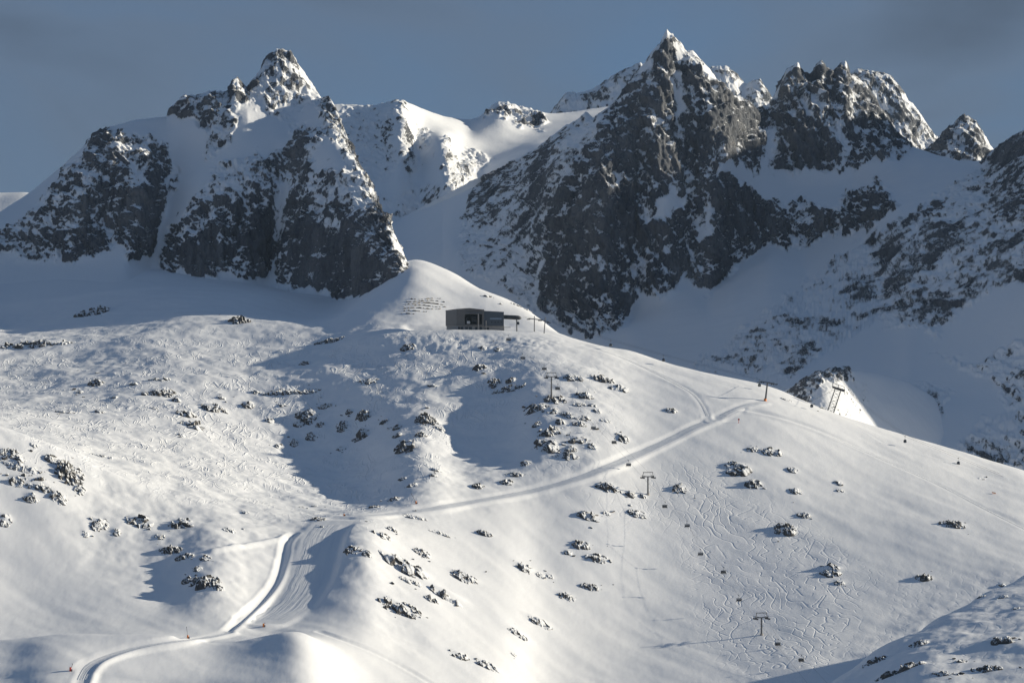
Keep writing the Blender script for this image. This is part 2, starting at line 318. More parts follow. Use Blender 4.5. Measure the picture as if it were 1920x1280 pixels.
def ground(x, y):
    """Height of the near slope at world x, y."""
    u = CX+F*x/y
    i = float(np.interp(y, ND_A, np.arange(len(ND_A)))); j = float(np.interp(u, NU_A, np.arange(len(NU_A))))
    i0 = min(int(i), len(ND_A)-2); j0 = min(int(j), len(NU_A)-2); a = i-i0; c = j-j0
    return float((1-a)*((1-c)*FZ[i0, j0]+c*FZ[i0, j0+1])+a*((1-c)*FZ[i0+1, j0]+c*FZ[i0+1, j0+1]))
def hit(px, py):
    """First point of the near slope seen at a photograph pixel."""
    j = float(np.interp(px, NU_A, np.arange(len(NU_A)))); j0 = min(int(j), len(NU_A)-2); c = j-j0
    col = CY-((1-c)*FZ[:, j0]+c*FZ[:, j0+1])/ND_A*F
    k = np.nonzero(col <= py)[0]
    if len(k) == 0:
        i = int(np.argmin(np.where(ND_A < 2900, col, 1e9))); d = ND_A[i]
    else:
        i = k[0]
        d = ND_A[i] if i == 0 else ND_A[i-1]+(col[i-1]-py)/(col[i-1]-col[i]+1e-9)*(ND_A[i]-ND_A[i-1])
    x = (px-CX)/F*d
    return Vector((x, d, ground(x, d)))
# ------------------------------------------------------------------ lofted mountains
def loft(rows, px, per):
    """rows: bottom to top, each a list of (px, py, d); per: samples between rows. Returns world points, pixel grids."""
    PY = []; D = []
    for r in rows:
        x = [p[0] for p in r]; Y = np.array([[p[1], p[2]] for p in r], float)
        sg = max(1.5, 9.0/(px[len(px)//2+1]-px[len(px)//2]))
        q = np.interp(px, x, Y[:, 0]); PY.append(q if len(r) > 26 else blur(q, sg, 0)); D.append(blur(np.interp(px, x, Y[:, 1]), sg, 0))
    PY = np.array(PY); D = np.array(D)
    t = np.concatenate([np.linspace(i, i+1, n, endpoint=False) for i, n in enumerate(per)]+[[len(rows)-1]])
    PYq = pchip(np.arange(len(rows)), PY, t); Dq = pchip(np.arange(len(rows)), D, t)
    X = np.repeat(px[None, :], len(t), 0)
    return at(X, PYq, Dq), X, PYq, Dq
def fill(row):
    """(px, py[, d]) with missing d interpolated from its neighbours."""
    xs = [p[0] for p in row if len(p) > 2]; ds = [p[2] for p in row if len(p) > 2]
    return [(p[0], p[1], p[2] if len(p) > 2 else float(np.interp(p[0], xs, ds))) for p in row]
def facets(u, v, L_, seed, tilt=1.0):
    """Angular slabs: every cell of a jittered lattice is a tilted plane with an offset of its own."""
    u = u/L_; v = v/L_
    iu = np.floor(u).astype(np.int64); iv = np.floor(v).astype(np.int64)
    best = np.full(u.shape, 1e9); h = np.zeros(u.shape); sec = np.full(u.shape, 1e9)
    s = int(seed*131)+7
    def rnd(a, b, k):
        return PERM[(PERM[(a+s+k*37) & 255]+b+k*11) & 255]/255.0
    for da in (-1, 0, 1):
        for db in (-1, 0, 1):
            a = iu+da; b = iv+db
            cx = a+rnd(a, b, 1); cy = b+rnd(a, b, 2)
            dx = u-cx; dy = v-cy; d2 = dx*dx+dy*dy
            hh = (rnd(a, b, 3)-0.5)+tilt*(dx*(rnd(a, b, 4)-0.5)*1.6+dy*(rnd(a, b, 5)-0.35)*1.3)
            near = d2 < best
            sec = np.where(near, best, np.minimum(sec, d2))
            best = np.where(near, d2, best); h = np.where(near, hh, h)
    return h, np.sqrt(sec)-np.sqrt(best)
def crag(P, X, PY, polys, amp=1.0, soft=9.0, seed=0.0, warp=12.0, scale=1.0, thr=0.0, tooth=20.0, diag=None, damp=None):
    n = normals(P)
    Q = P
    wx = fbm(Q, 26*scale, 4, 0.6, off=seed+3.1); wy = fbm(Q, 26*scale, 4, 0.6, off=seed+11.9)
    tth = ridged(Q, 19*scale, 2, 0.5, (1, 0.4, 0.12), seed+70)-0.4
    M = poly_mask(X+warp*wx, PY+warp*wy-tooth*tth, polys, soft)
    # coordinates bent along the fall line so that ribs and gullies run down the face
    W_ = np.stack([P[..., 0]+5*scale*wx+0.25*P[..., 1], P[..., 1], P[..., 2]+4*scale*wy], -1)
    r1 = ridged(W_, 25*scale, 2, 0.5, (1, 0.6, 0.22), seed+1.0)-0.45
    r2 = ridged(W_, 9*scale, 2, 0.55, (1, 0.6, 0.25), seed+4.0)-0.45
    r3 = ridged(P, 14*scale, 3, 0.6, (1, 1, 0.9), seed+6.0)-0.45
    f3 = fbm(Q, 5*scale, 3, 0.6, (1, 1, 0.7), seed+8.0)
    und = fbm(P, 55*scale, 3, 0.45, off=seed+20)
    uu = P[..., 0]+0.45*P[..., 1]+3.0*f3*scale; vv = 0.45*P[..., 2]+0.12*P[..., 0]+2.0*wx*scale
    c1, e1 = facets(uu, vv, 12*scale, seed); c2, e2 = facets(uu+40, vv*1.2, 4.6*scale, seed+2)
    Mr = sstep(0.15, 0.7, M)
    disp = amp*scale*((8.5*r1+4.6*r2+2.2*r3+0.9*f3+3.2*c1+1.7*c2)*Mr+(1-Mr)*(1.3*und+0.6*r2*sstep(0.02, 0.3, M)))
    if diag is not None:
        g = poly_mask(X+warp*wx, PY+warp*wy, diag, 25.0); disp *= 1-0.55*g; r1 = r1*(1-g); r2 = r2*(1-0.7*g)
    bare = 0.0
    if damp is not None: disp *= damp; bare = 0.55*(1-damp)
    P2 = P+n*disp[..., None]
    n2 = normals(P2)
    nb = blur(blur(n2, 0.8, 0), 0.8, 1)
    sp = fbm(Q, 6*scale, 4, 0.68, (1, 1, 0.55), seed+40)
    sp2 = fbm(W_, 8.5*scale, 3, 0.65, (1, 0.7, 0.17), seed+60)*1.15+0.5*fbm(P, 45*scale, 2, 0.5, off=seed+90)
    if diag is not None:             # beds and rock runs that climb to the right
        c_, s_ = math.cos(R(47)), math.sin(R(47))
        B = np.stack([(P[..., 0]*c_+P[..., 2]*s_)*0.4, P[..., 1]*0.35+0.3*P[..., 0], (-P[..., 0]*s_+P[..., 2]*c_)*1.15], -1)
        sp = sp*(1-g)+g*fbm(B, 6.0*scale, 4, 0.66, off=seed+41)*1.25; sp2 = sp2*(1-g)+g*fbm(B, 24*scale, 3, 0.6, off=seed+61)*1.2
    steep = 1-nb[..., 2]
    rock = (M-0.66)*1.15+1.25*(steep-0.58)+0.60*sp+0.62*sp2+0.40*r1+0.36*r2+thr+bare
    rock = np.where(M > 0.03, rock+0.5, -1.0)
    return P2, np.clip(rock, -0.6, 1.4)

def build_mountain(name, rows, pxs, per, polys, label, mat=None, crest=None, teeth=7.0, **k):
    P, X, PY, D = loft([fill(r) for r in rows], pxs, per)
    if crest is not None:            # broken teeth along the crest where it is bare rock
        i = sum(per[:crest]); w = np.exp(-0.5*((np.arange(len(PY))-i)/np.where(np.arange(len(PY)) < i, 10.0, 3.0))**2)[:, None]
        q = np.stack([pxs, 0*pxs, 0*pxs+k.get('seed', 0)], -1)
        m = poly_mask(pxs, PY[i]+6, polys, 6.0)
        jg = (ridged(q, 26.0, 3, 0.6)-0.35)*teeth*1.3+fbm(q, 7.0, 2, 0.6)*teeth*0.5
        PY = PY-w*(jg*(0.15+m))[None, :]
        P = at(X, PY, D); k['damp'] = 1-0.65*w
    P2, rock = crag(P, X, PY, polys, **k)
    o = grid_mesh(name, P2, {'rock': rock}, mat or M_MTN)
    return struct(o, label)
def back(row, dy, dd): return [(p[0], p[1]+dy, p[2]+dd) for p in fill(row)]

# ---- left mountain
SKY_L = [(-400,470,3420),(-80,425,3420),(0,398,3420),(60,358,3415),(130,300,3410),(190,245,3410),(250,226,3415),(312,219,3420),(328,196),(345,178,3430),(368,186),(392,172,3440),(428,174,3445),(437,152),(445,146,3450),(464,168,3470),(482,138),(502,107),(518,93,3510),(545,98,3510),(558,120),(580,150,3500),(603,187,3480),(616,180,3420),(630,206,3400),(650,258,3370),(690,350,3330),(730,422,3300),(757,495,3275),(790,545,3290),(860,620,3330)]
rowsL = [
 [(-400,640,3080),(-100,620,3090),(0,606,3100),(100,592,3100),(200,582,3100),(300,576,3100),(520,582,3100),(640,602,3090),(860,690,3080)],
 [(-400,560,3260),(-80,500,3258),(60,492,3255),(150,492,3245),(240,484,3240),(290,500,3270),(340,523,3228),(420,520,3222),(470,528,3224),(508,528,3250),(560,540,3222),(640,558,3208),(700,548,3210),(757,512,3235),(790,560,3262),(860,640,3300)],
 [(-400,530,3290),(-80,470,3288),(0,450,3286),(60,440,3280),(150,435,3266),(215,430,3278),(260,430,3260),(300,445,3296),(350,455,3246),(420,450,3240),(480,450,3246),(515,460,3278),(560,470,3240),(640,480,3226),(700,480,3228),(748,480,3250),(790,555,3270),(860,635,3310)],
 [(-400,510,3320),(-80,455,3318),(0,425,3318),(60,400,3310),(150,360,3290),(215,350,3308),(270,355,3286),(315,380,3330),(370,375,3280),(430,370,3268),(490,360,3276),(528,380,3305),(575,390,3264),(640,390,3250),(690,410,3254),(735,440,3266),(790,552,3278),(860,630,3320)],
 [(-400,495,3350),(-80,445,3350),(0,412,3355),(60,380,3355),(130,325,3345),(200,282,3340),(260,280,3345),(320,300,3372),(390,290,3350),(450,270,3345),(510,262,3355),(545,280,3352),(590,262,3330),(625,258,3322),(660,300,3310),(700,370,3300),(740,440,3285),(790,548,3284),(860,625,3326)],
 [(-400,480,3390),(-80,432,3390),(0,403,3392),(60,366,3390),(130,308,3385),(190,255,3382),(250,240,3385),(320,245,3395),(390,215,3395),(450,200,3400),(520,205,3418),(560,215,3420),(600,210,3400),(620,205,3385),(650,268,3350),(690,352,3320),(735,430,3292),(790,546,3287),(860,622,3328)],
 SKY_L, back(SKY_L, 60, 60), back(SKY_L, 330, 300)]
rowsL = [[(x, y, d-95*float(sstep(470, 660, x))*float(sstep(170, 340, y))-205*float(sstep(590, 745, x))*float(sstep(300, 480, y))) for x, y, d in fill(r)] for r in rowsL]
polyL = [
 (.62, [(-60,470),(0,430),(60,395),(110,340),(165,265),(200,238),(280,250),(310,262),(338,320),(330,355),(310,385),(300,415),(290,445),(270,472),(240,484),(222,445),(180,475),(120,488),(50,492),(0,465)]),
 (.84, [(150,365),(205,350),(215,455),(180,478),(130,482)]), (.86, [(268,305),(303,315),(302,405),(280,470),(232,482),(240,420),(255,360)]), (.85, [(45,450),(120,420),(145,470),(60,492)]),
 (.9, [(165,265),(195,235),(240,300),(230,330),(160,320)]),
 (.55, [(330,415),(360,370),(400,318),(440,290),(490,300),(545,265),(560,258),(550,310),(525,360),(515,410),(520,470),(510,500),(470,527),(440,512),(410,490),(370,522),(320,527),(292,490),(310,450)]),
 (.82, [(312,435),(360,390),(420,365),(470,375),(515,405),(512,500),(470,527),(430,500),(370,524),(300,502)]),
 (.60, [(545,260),(560,238),(600,232),(618,238),(642,262),(662,300),(692,350),(722,400),(742,450),(759,505),(735,527),(700,547),(660,560),(600,548),(560,535),(520,522),(525,470),(535,400),(540,330)]),
 (.80, [(528,440),(560,400),(640,380),(700,385),(730,420),(760,508),(660,562),(518,524)]), (.85, [(545,262),(560,240),(580,240),(570,320),(545,340)]),
 (-.9, [(582,292),(608,262),(634,262),(645,312),(602,318)]), (-.6, [(610,395),(650,400),(640,430),(600,420)]),
 (.66, [(310,217),(345,174),(392,168),(440,144),(466,165),(470,188),(405,205),(395,245),(360,225),(330,222)]), (.5, [(400,205),(450,190),(440,260),(400,300),(380,300),(385,250)]),
 (.55, [(482,192),(540,208),(562,236),(545,246),(505,205)]), (.5, [(480,280),(500,300),(440,330),(430,300)]),
 (.5, [(462,172),(500,104),(518,91),(550,98),(606,187),(560,204),(500,204)]), (.85, [(462,172),(500,104),(518,91),(548,96),(556,128),(512,130),(478,172)]),
 (.62, [(598,182),(618,176),(645,235),(700,345),(740,430),(725,430),(680,350),(630,260),(600,225)]),
]
build_mountain('mountain_left', rowsL, np.concatenate([np.linspace(-400, -40, 40, endpoint=False), np.linspace(-40, 860, 620)]), [14, 70, 75, 75, 55, 50, 14, 8], polyL, 'snowy rock mountain with a pyramid summit and dark buttresses above the station', seed=1.0, amp=0.85, crest=6, teeth=5.0)

# ---- right massif with the bowl below it and the long slope on its right
SKY_R = [(700,430,4450),(760,405,4420),(830,368,4200),(880,342,4100),(950,310,4020),(1000,285,3960),(1060,237,3920),(1088,222),(1098,210,3900),(1112,222,3895),(1160,185,3880),(1190,140),(1205,125,3870),(1222,98),(1238,82),(1250,58,3870),(1268,72),(1288,94),(1300,97),(1330,130,3880),(1345,152),(1375,180,3900),(1400,190),(1420,208,3930),(1440,197,3960),(1464,160,3980),(1474,134),(1484,128),(1495,117),(1506,136),(1518,144),(1529,128),(1540,111,4000),(1549,128),(1560,139),(1574,126),(1585,117),(1594,140),(1610,150),(1622,158),(1630,180),(1642,184,4010),(1652,206),(1665,218),(1674,244),(1690,262),(1710,275,3990),(1760,292,3950),(1800,302,3850),(1840,303,3780),(1880,268,3680),(1920,245,3640),(2000,200,3600),(2300,20,3560),(2900,-110,3650),(3400,-200,3700)]
rowsR = [
 [(700,640,3800),(900,660,3620),(1100,760,3450),(1300,900,3060),(1500,1000,2900),(1800,1100,2800),(2300,1250,2780),(3400,1300,2780)],
 [(700,545,4050),(760,535,3980),(850,535,3870),(950,570,3760),(1080,650,3620),(1150,672,3500),(1300,720,3280),(1500,800,3060),(1700,870,2980),(1920,940,2940),(2300,990,2930),(2900,950,2950),(3400,940,2950)],
 [(700,490,4170),(760,480,4100),(850,470,3950),(950,500,3830),(1080,590,3690),(1150,615,3640),(1300,612,3560),(1400,622,3460),(1500,662,3300),(1700,740,3120),(1920,780,3070),(2300,760,3060),(2900,600,3080),(3400,580,3080)],
 [(700,460,4290),(760,440,4250),(850,420,4050),(950,440,3890),(1050,540,3720),(1110,600,3668),(1150,592,3668),(1180,600,3690),(1250,560,3688),(1290,530,3725),(1330,545,3712),(1365,500,3760),(1400,486,3770),(1440,455,3800),(1510,465,3792),(1560,430,3810),(1620,440,3720),(1700,560,3400),(1800,610,3262),(1920,605,3200),(2300,440,3150),(2900,190,3140),(3400,120,3140)],
 [(700,445,4360),(760,420,4330),(850,392,4110),(950,380,3940),(1050,430,3760),(1130,470,3702),(1190,480,3722),(1250,460,3722),(1290,440,3752),(1340,440,3740),(1400,410,3800),(1510,400,3815),(1600,385,3810),(1650,370,3760),(1700,400,3650),(1800,440,3480),(1920,430,3380),(2300,250,3330),(2900,40,3360),(3400,-20,3360)],
 [(700,436,4400),(760,412,4380),(850,372,4150),(950,340,3980),(1050,330,3800),(1130,330,3745),(1190,350,3762),(1250,340,3758),(1300,340,3785),(1350,320,3775),(1420,320,3850),(1480,350,3868),(1540,350,3870),(1600,345,3875),(1680,330,3830),(1760,345,3720),(1850,370,3570),(1920,355,3480),(2300,130,3420),(2900,-50,3480),(3400,-120,3480)],
 [(700,432,4430),(760,408,4400),(850,366,4170),(950,318,4005),(1050,262,3880),(1130,230,3820),(1190,220,3812),(1230,180,3810),(1275,190,3835),(1330,200,3820),(1375,220,3845),(1420,250,3900),(1460,250,3915),(1500,230,3912),(1540,220,3925),(1580,220,3922),(1630,260,3925),(1690,300,3900),(1760,315,3810),(1850,325,3680),(1920,280,3580),(2300,60,3490),(2900,-85,3560),(3400,-170,3560)],
 SKY_R, back(SKY_R, 50, 60), [(700,800,4900),(1700,700,4500),(1850,420,4120),(2000,215,4060),(2300,60,4070),(2552,-35,4075),(2900,-130,4080),(3400,-220,4080)], [(700,1200,5600),(1700,1000,4700),(2000,560,4190),(2552,320,4190),(3400,40,4190)], [(700,1300,5700),(3400,900,5300)]]
polyR = [
 (.84, [(1212,122),(1250,55),(1290,95),(1340,148),(1422,205),(1400,218),(1345,228),(1372,290),(1340,330),(1290,350),(1230,390),(1200,430),(1185,480),(1150,530),(1110,590),(1140,632),(1050,610),(1000,580),(1020,500),(1030,400),(1050,330),(1090,280),(1120,230),(1180,160)]),
 (.58, [(1185,150),(1050,238),(880,345),(862,420),(860,500),(1000,575),(1035,400),(1095,280)]),
 (.70, [(1140,632),(1110,590),(1150,530),(1200,430),(1260,390),(1330,320),(1400,345),(1440,370),(1500,368),(1580,385),(1570,430),(1510,462),(1450,472),(1430,444),(1392,492),(1330,548),(1290,520),(1240,562),(1200,540),(1172,602)]),
 (.8, [(1440,205),(1476,124),(1540,112),(1588,120),(1632,168),(1682,240),(1708,277),(1690,300),(1640,292),(1600,312),(1540,322),(1450,316),(1440,280),(1470,230)]),
 (.8, [(1345,225),(1422,205),(1446,195),(1482,190),(1475,260),(1455,320),(1425,330),(1400,300),(1368,300)]), (.8, [(1578,352),(1650,338),(1682,380),(1640,420),(1592,442),(1572,400)]),
 (.84, [(1840,305),(1880,262),(1920,240),(2100,140),(2400,-40),(2400,500),(2100,560),(1900,520),(1790,585),(1760,630),(1700,600),(1650,590),(1560,650),(1480,700),(1300,690),(1450,575),(1560,490),(1650,430),(1760,370)]),
 (.62, [(1860,300),(1920,250),(1990,210),(1990,300),(1900,330),(1830,330)]), (.62, [(1740,550),(1800,540),(1790,610),(1740,620)]), (.6, [(1660,560),(1740,560),(1700,610),(1640,610)]),
 (.8, [(1700,735),(1740,718),(1785,730),(1770,775),(1712,800)]), (.76, [(1800,830),(1840,780),(1920,770),(1940,870),(1820,870)]), (.68, [(1740,655),(1840,675),(1920,640),(1960,700),(1900,770),(1850,705)]),
 (-.8, [(1255,140),(1275,130),(1285,200),(1268,225),(1258,190)]), (-.85, [(1232,370),(1262,330),(1270,380),(1240,420)]), (-.7, [(1300,400),(1330,390),(1340,440),(1310,450)]), (-.75,[(1258,78),(1272,76),(1290,105),(1270,118)]),
 (-.85, [(1440,228),(1453,226),(1446,335),(1420,340),(1432,280)]), (-.7, [(1568,215),(1580,215),(1592,300),(1578,310)]),
]
build_mountain('mountain_right', rowsR, np.concatenate([np.linspace(700, 830, 50, endpoint=False), np.linspace(830, 1960, 730, endpoint=False), np.linspace(1960, 3400, 80)]), [8, 50, 80, 75, 75, 70, 60, 12, 8, 6, 5], polyR, 'jagged dark rock massif with twin summits and a shaded snow bowl', seed=5.0, amp=0.95, crest=7, teeth=6.0, diag=[(1.0, [(1860,290),(1920,235),(2400,-60),(2400,900),(1250,760),(1330,650),(1450,560),(1560,480),(1660,425),(1760,365)]), (1.0, [(1185,150),(1050,238),(880,345),(840,420),(850,520),(1000,580),(1030,400),(1090,280)])])

# ---- ridge between the two mountains
SKY_M = [(480,260,4700),(560,205,4700),(600,196),(640,196,4720),(690,200),(735,192),(752,187,4700),(790,204,4760),(830,218,4800),(880,226,4850),(905,216),(925,196),(942,188,4880),(965,199),(985,203),(1005,209),(1030,214,4900),(1060,212),(1200,190,5000)]
rowsM = [
 [(480,640,4200),(1200,600,4200)],
 [(480,480,4330),(620,450,4350),(700,480,4340),(760,500,4320),(850,440,4340),(950,390,4400),(1200,320,4500)],
 [(480,340,4480),(600,340,4480),(650,345,4490),(700,390,4440),(740,400,4420),(790,410,4430),(835,350,4410),(870,350,4450),(900,352,4500),(1000,305,4560),(1200,260,4600)],
 [(480,290,4580),(600,250,4590),(650,262,4600),(720,280,4590),(750,300,4520),(785,290,4600),(832,268,4540),(860,300,4610),(900,292,4680),(1000,262,4740),(1200,230,4800)],
 [(480,270,4640),(600,215,4650),(650,222,4660),(720,220,4650),(752,230,4600),(790,235,4680),(832,240,4700),(880,250,4760),(940,220,4800),(1000,235,4830),(1200,210,4900)],
 SKY_M, back(SKY_M, 60, 100), back(SKY_M, 400, 500)]
polyM = [(.5, [(735,190),(756,186),(775,240),(790,310),(770,330),(755,310),(745,240)]), (.42, [(640,200),(740,195),(750,300),(700,350),(660,330),(640,260)]), (.62, [(826,262),(840,265),(860,300),(885,335),(850,360),(830,340)]), (.4, [(760,330),(830,340),(830,400),(760,420)]),
 (.75, [(905,218),(925,195),(942,186),(965,197),(1000,207),(1025,225),(1010,240),(970,235),(960,215)]), (.5, [(775,230),(810,245),(810,275),(780,270)]), (.55, [(860,280),(890,270),(920,290),(905,320),(870,310)]), (.38, [(660,360),(760,360),(790,480),(720,480)]), (.45, [(890,360),(960,330),(960,380),(900,420)])]
build_mountain('mountain_ridge', rowsM, np.linspace(480, 1200, 420), [8, 40, 60, 60, 45, 10, 6], polyM, 'sunlit snow ridge with rocky ribs between the two mountains', seed=9.0, amp=0.9, scale=1.2, crest=5, teeth=5.0)

# ---- sunlit rocky knoll beyond the crest
SKY_K = [(1380,800,2960),(1440,748,2950),(1470,732,2945),(1488,728,2940),(1496,718),(1506,712),(1514,702),(1524,706),(1534,696,2935),(1552,698),(1562,690),(1574,688,2945),(1600,692,2985),(1640,698,3030),(1700,714,3085),(1760,750,3120),(1800,800,3140)]
rowsK = [[(1380,900,2800),(1800,980,2880)], [(1380,850,2870),(1500,800,2850),(1560,800,2850),(1640,840,2890),(1720,880,2950),(1800,940,2990)], [(1380,825,2920),(1450,772,2912),(1500,740,2902),(1540,728,2892),(1580,733,2905),(1640,742,2965),(1700,760,3015),(1800,830,3060)], SKY_K, back(SKY_K, 30, 50), back(SKY_K, 140, 150)]
build_mountain('snow_knoll', rowsK, np.linspace(1380, 1800, 240), [8, 30, 45, 10, 6], [(.85, [(1470,750),(1485,712),(1512,690),(1545,682),(1590,676),(1600,712),(1566,716),(1545,712),(1530,735),(1520,755),(1490,765)]), (.30, [(1500,742),(1545,715),(1600,705),(1640,720),(1620,770),(1530,790)])], 'small sunlit snow knoll with frosted rocks beyond the crest', seed=27.0, amp=0.9, scale=0.42, crest=3, teeth=5.0, tooth=5.0, warp=8.0, thr=-0.02)

# ---- far peaks
def far_peak(name, sky_, d, base, label, val, seed, poly=None, n=None, teeth=7.0):
    s = [(p[0], p[1], d) for p in sky_]
    x0, x1 = s[0][0], s[-1][0]
    rows = [[(p[0], base+120, d-250) for p in s], [(p[0], base, d-160) for p in s], [(p[0], p[1]+0.45*(base-p[1]), d-80+(14*math.sin(k*1.7) if teeth else 0)) for k, p in enumerate(s)], s, back(s, 40, 60), back(s, 300, 350)]
    build_mountain(name, rows, np.linspace(x0, x1, n or int((x1-x0)*0.8)), [6, 40, 50, 8, 5], poly or [(val, [(p[0], p[1]-6) for p in s]+[(x1, base), (x0, base)])], label, M_FAR, seed=seed, amp=0.75, scale=1.3, crest=3, teeth=teeth)
far_peak('far_peak', [(960,300),(1000,246),(1035,212),(1050,190),(1062,172),(1070,169),(1085,178),(1094,172),(1105,170),(1130,155),(1165,135),(1200,117),(1230,128),(1280,190)], 6000, 330, 'pale distant ridge rising behind the left flank of the massif', .5, 12.0)
far_peak('far_peak', [(1290,150),(1320,132),(1345,122),(1370,131),(1390,146),(1399,168),(1406,160),(1414,150),(1421,138),(1426,140),(1432,158),(1446,180),(1480,225)], 6200, 320, 'pale distant spire in the gap between the twin summits', .5, 15.0)
far_peak('far_peak', [(1540,165),(1580,145),(1605,133),(1625,130),(1645,134),(1680,150),(1690,165),(1702,188),(1722,205),(1735,234),(1752,252),(1790,300)], 5600, 340, 'pale distant rock shoulder behind the right summit', .58, 18.0)
far_peak('far_peak', [(1735,285),(1755,262),(1772,249),(1786,232),(1800,222),(1811,214),(1822,224),(1832,229),(1846,256),(1857,278),(1890,310)], 4600, 350, 'small brown rock tower on the saddle at right', .78, 21.0)
far_peak('far_peak', [(-500,330),(-200,350),(0,362),(50,360),(80,368),(160,420)], 5200, 480, 'low distant snow shoulder at the far left', .0, 24.0, poly=[(.02, [(-900,0),(-890,0),(-890,5)])], teeth=0.0)

# ---- unseen valley floor sheet out to the horizon, added for light bounce
me = bpy.data.meshes.new('valley_bounce_ground')
me.from_pydata([(-30000, -20000, -460), (30000, -20000, -460), (30000, 40000, -460), (-30000, 40000, -460)], [], [(0, 1, 2, 3)])
me.materials.append(M_SNOW); o = bpy.data.objects.new('valley_bounce_ground', me); C.objects.link(o); struct(o)

# ---- the air between the near slope and the peaks
def haze_box():
    bm = bmesh.new(); bmesh.ops.create_cube(bm, size=1.0)
    for v in bm.verts: v.co = Vector((v.co.x*7000, 3300+v.co.y*8000, -75+v.co.z*1600))
    me = bpy.data.meshes.new('haze'); bm.to_mesh(me); bm.free()
    m = bpy.data.materials.new('thin_air'); m.use_nodes = True; tt = m.node_tree; tt.nodes.clear()
    v = tt.nodes.new('ShaderNodeVolumePrincipled'); o_ = tt.nodes.new('ShaderNodeOutputMaterial')
    v.inputs['Color'].default_value = (0.55, 0.75, 1.0, 1); v.inputs['Density'].default_value = HAZE; v.inputs['Anisotropy'].default_value = 0.2
    tt.links.new(v.outputs['Volume'], o_.inputs['Volume'])
    me.materials.append(m); o = bpy.data.objects.new('haze', me); C.objects.link(o)
    o['kind'] = 'stuff'; o['label'] = 'thin blue mountain air veiling the distant peaks'
HAZE = 1.2e-5
haze_box()
# ------------------------------------------------------------------ roads and pistes cut into the slope
def resample(pts, step):
    pts = [Vector(p) for p in pts]
    seg = [(b-a).length for a, b in zip(pts, pts[1:])]; tot = sum(seg); n = max(2, int(tot/step))
    cum = np.concatenate([[0], np.cumsum(seg)]); q = np.linspace(0, tot, n+1)
    A = np.array([list(p) for p in pts]); o = pchip(cum, A, q)
    return o
def path_hits(px, step=4.0):
    """A run of photograph pixels dropped onto the slope as a world polyline."""
    q = resample([(a, b, 0) for a, b in px], 6.0)
    H = np.array([list(hit(a, b)) for a, b, _ in q])
    return resample(H, step)
def near_path(path, reach):
    """Distance of slope vertices to a path, the path's height there, and the signed side."""
    lo = path.min(0)-reach; hi = path.max(0)+reach
    i0, i1 = np.searchsorted(ND_A, [lo[1], hi[1]]); i1 = min(i1+1, len(ND_A))
    gx = FX[i0:i1]; gy = FY[i0:i1]
    dist = np.full(gx.shape, 1e9); hz = np.zeros(gx.shape); side = np.zeros(gx.shape)
    for a, b in zip(path, path[1:]):
        vx, vy = b[0]-a[0], b[1]-a[1]; l2 = vx*vx+vy*vy+1e-9
        t = np.clip(((gx-a[0])*vx+(gy-a[1])*vy)/l2, 0, 1)
        ex = gx-a[0]-t*vx; ey = gy-a[1]-t*vy
        d = np.hypot(ex, ey); m = d < dist
        dist = np.where(m, d, dist); hz = np.where(m, a[2]+t*(b[2]-a[2]), hz); side = np.where(m, np.sign(vx*ey-vy*ex), side)
    return slice(i0, i1), dist, hz, side
def cut(path, half, soft, lift=0.0, berm=0.0, full=1.0):
    """Level the slope along a path; berm throws a low bank up on both edges."""
    sl, d, hz, side = near_path(path, half+soft+2)
    w = full*(1-sstep(half, half+soft, d))
    z = FZ[sl]
    z = z*(1-w)+(hz+lift)*w
    if berm: z = z+berm*np.exp(-0.5*((d-half-0.8)/1.3)**2)
    FZ[sl] = z
def ridge_line(path, height, width):
    sl, d, hz, side = near_path(path, width*4)
    FZ[sl] += height*np.exp(-0.5*(d/width)**2)
def smooth_path(p, k=6):
    q = p.copy()
    for _ in range(k): q[1:-1] = 0.25*q[:-2]+0.5*q[1:-1]+0.25*q[2:]
    return q
ROAD_PX = [(1342,786),(1305,800),(1262,822),(1210,846),(1150,872),(1080,898),(1000,920),(930,933),(860,945),(790,957),(700,966),(640,969)]
road = smooth_path(path_hits(ROAD_PX))
LINK_PX = [(1340,788),(1362,776),(1384,766),(1408,757),(1430,754)]
link = smooth_path(path_hits(LINK_PX))
UPPER_PX = [(1330,790),(1322,768),(1304,742),(1262,716),(1210,690),(1150,664),(1100,648)]
upper = smooth_path(path_hits(UPPER_PX))
PISTE_PX = [(628,975),(606,1000),(592,1040),(580,1080),(562,1115),(535,1145),(492,1168)]
piste = smooth_path(path_hits(PISTE_PX))
GULLY_PX = [(552,1000),(538,1012),(530,1050),(520,1085),(500,1115),(474,1142),(448,1165),(424,1184)]
gully = smooth_path(path_hits(GULLY_PX))
TRACK_PX = [(424,1186),(380,1196),(320,1203),(262,1213),(205,1229),(165,1250),(150,1285)]
track = smooth_path(path_hits(TRACK_PX))
RIM_PX = [(398,1034),(430,1028),(470,1022),(505,1016),(532,1008)]
rim = smooth_path(path_hits(RIM_PX))
LOWER_PX = [(600,1184),(650,1202),(700,1222),(750,1247),(800,1275),(840,1300)]
lower = smooth_path(path_hits(LOWER_PX))
EAST_PX = [(1400,770),(1450,780),(1520,802),(1600,836),(1680,872),(1760,908),(1850,955),(1960,1010)]
east = smooth_path(path_hits(EAST_PX))
cut(road, 4.0, 3.5, -0.1, 0.12, 0.6); cut(link, 3.0, 4.0, 0.0, 0.0, 0.5); cut(upper, 1.8, 3.0, -0.2, 0.2)
cut(piste, 11.0, 6.0); cut(gully, 1.6, 3.2, -1.6, 1.1); cut(track, 4.0, 4.0, -0.3, 0.8)
ridge_line(rim, 1.6, 1.6); cut(lower, 1.8, 2.5, -0.5, 0.35); cut(east, 2.5, 4.0, -0.25, 0.2)

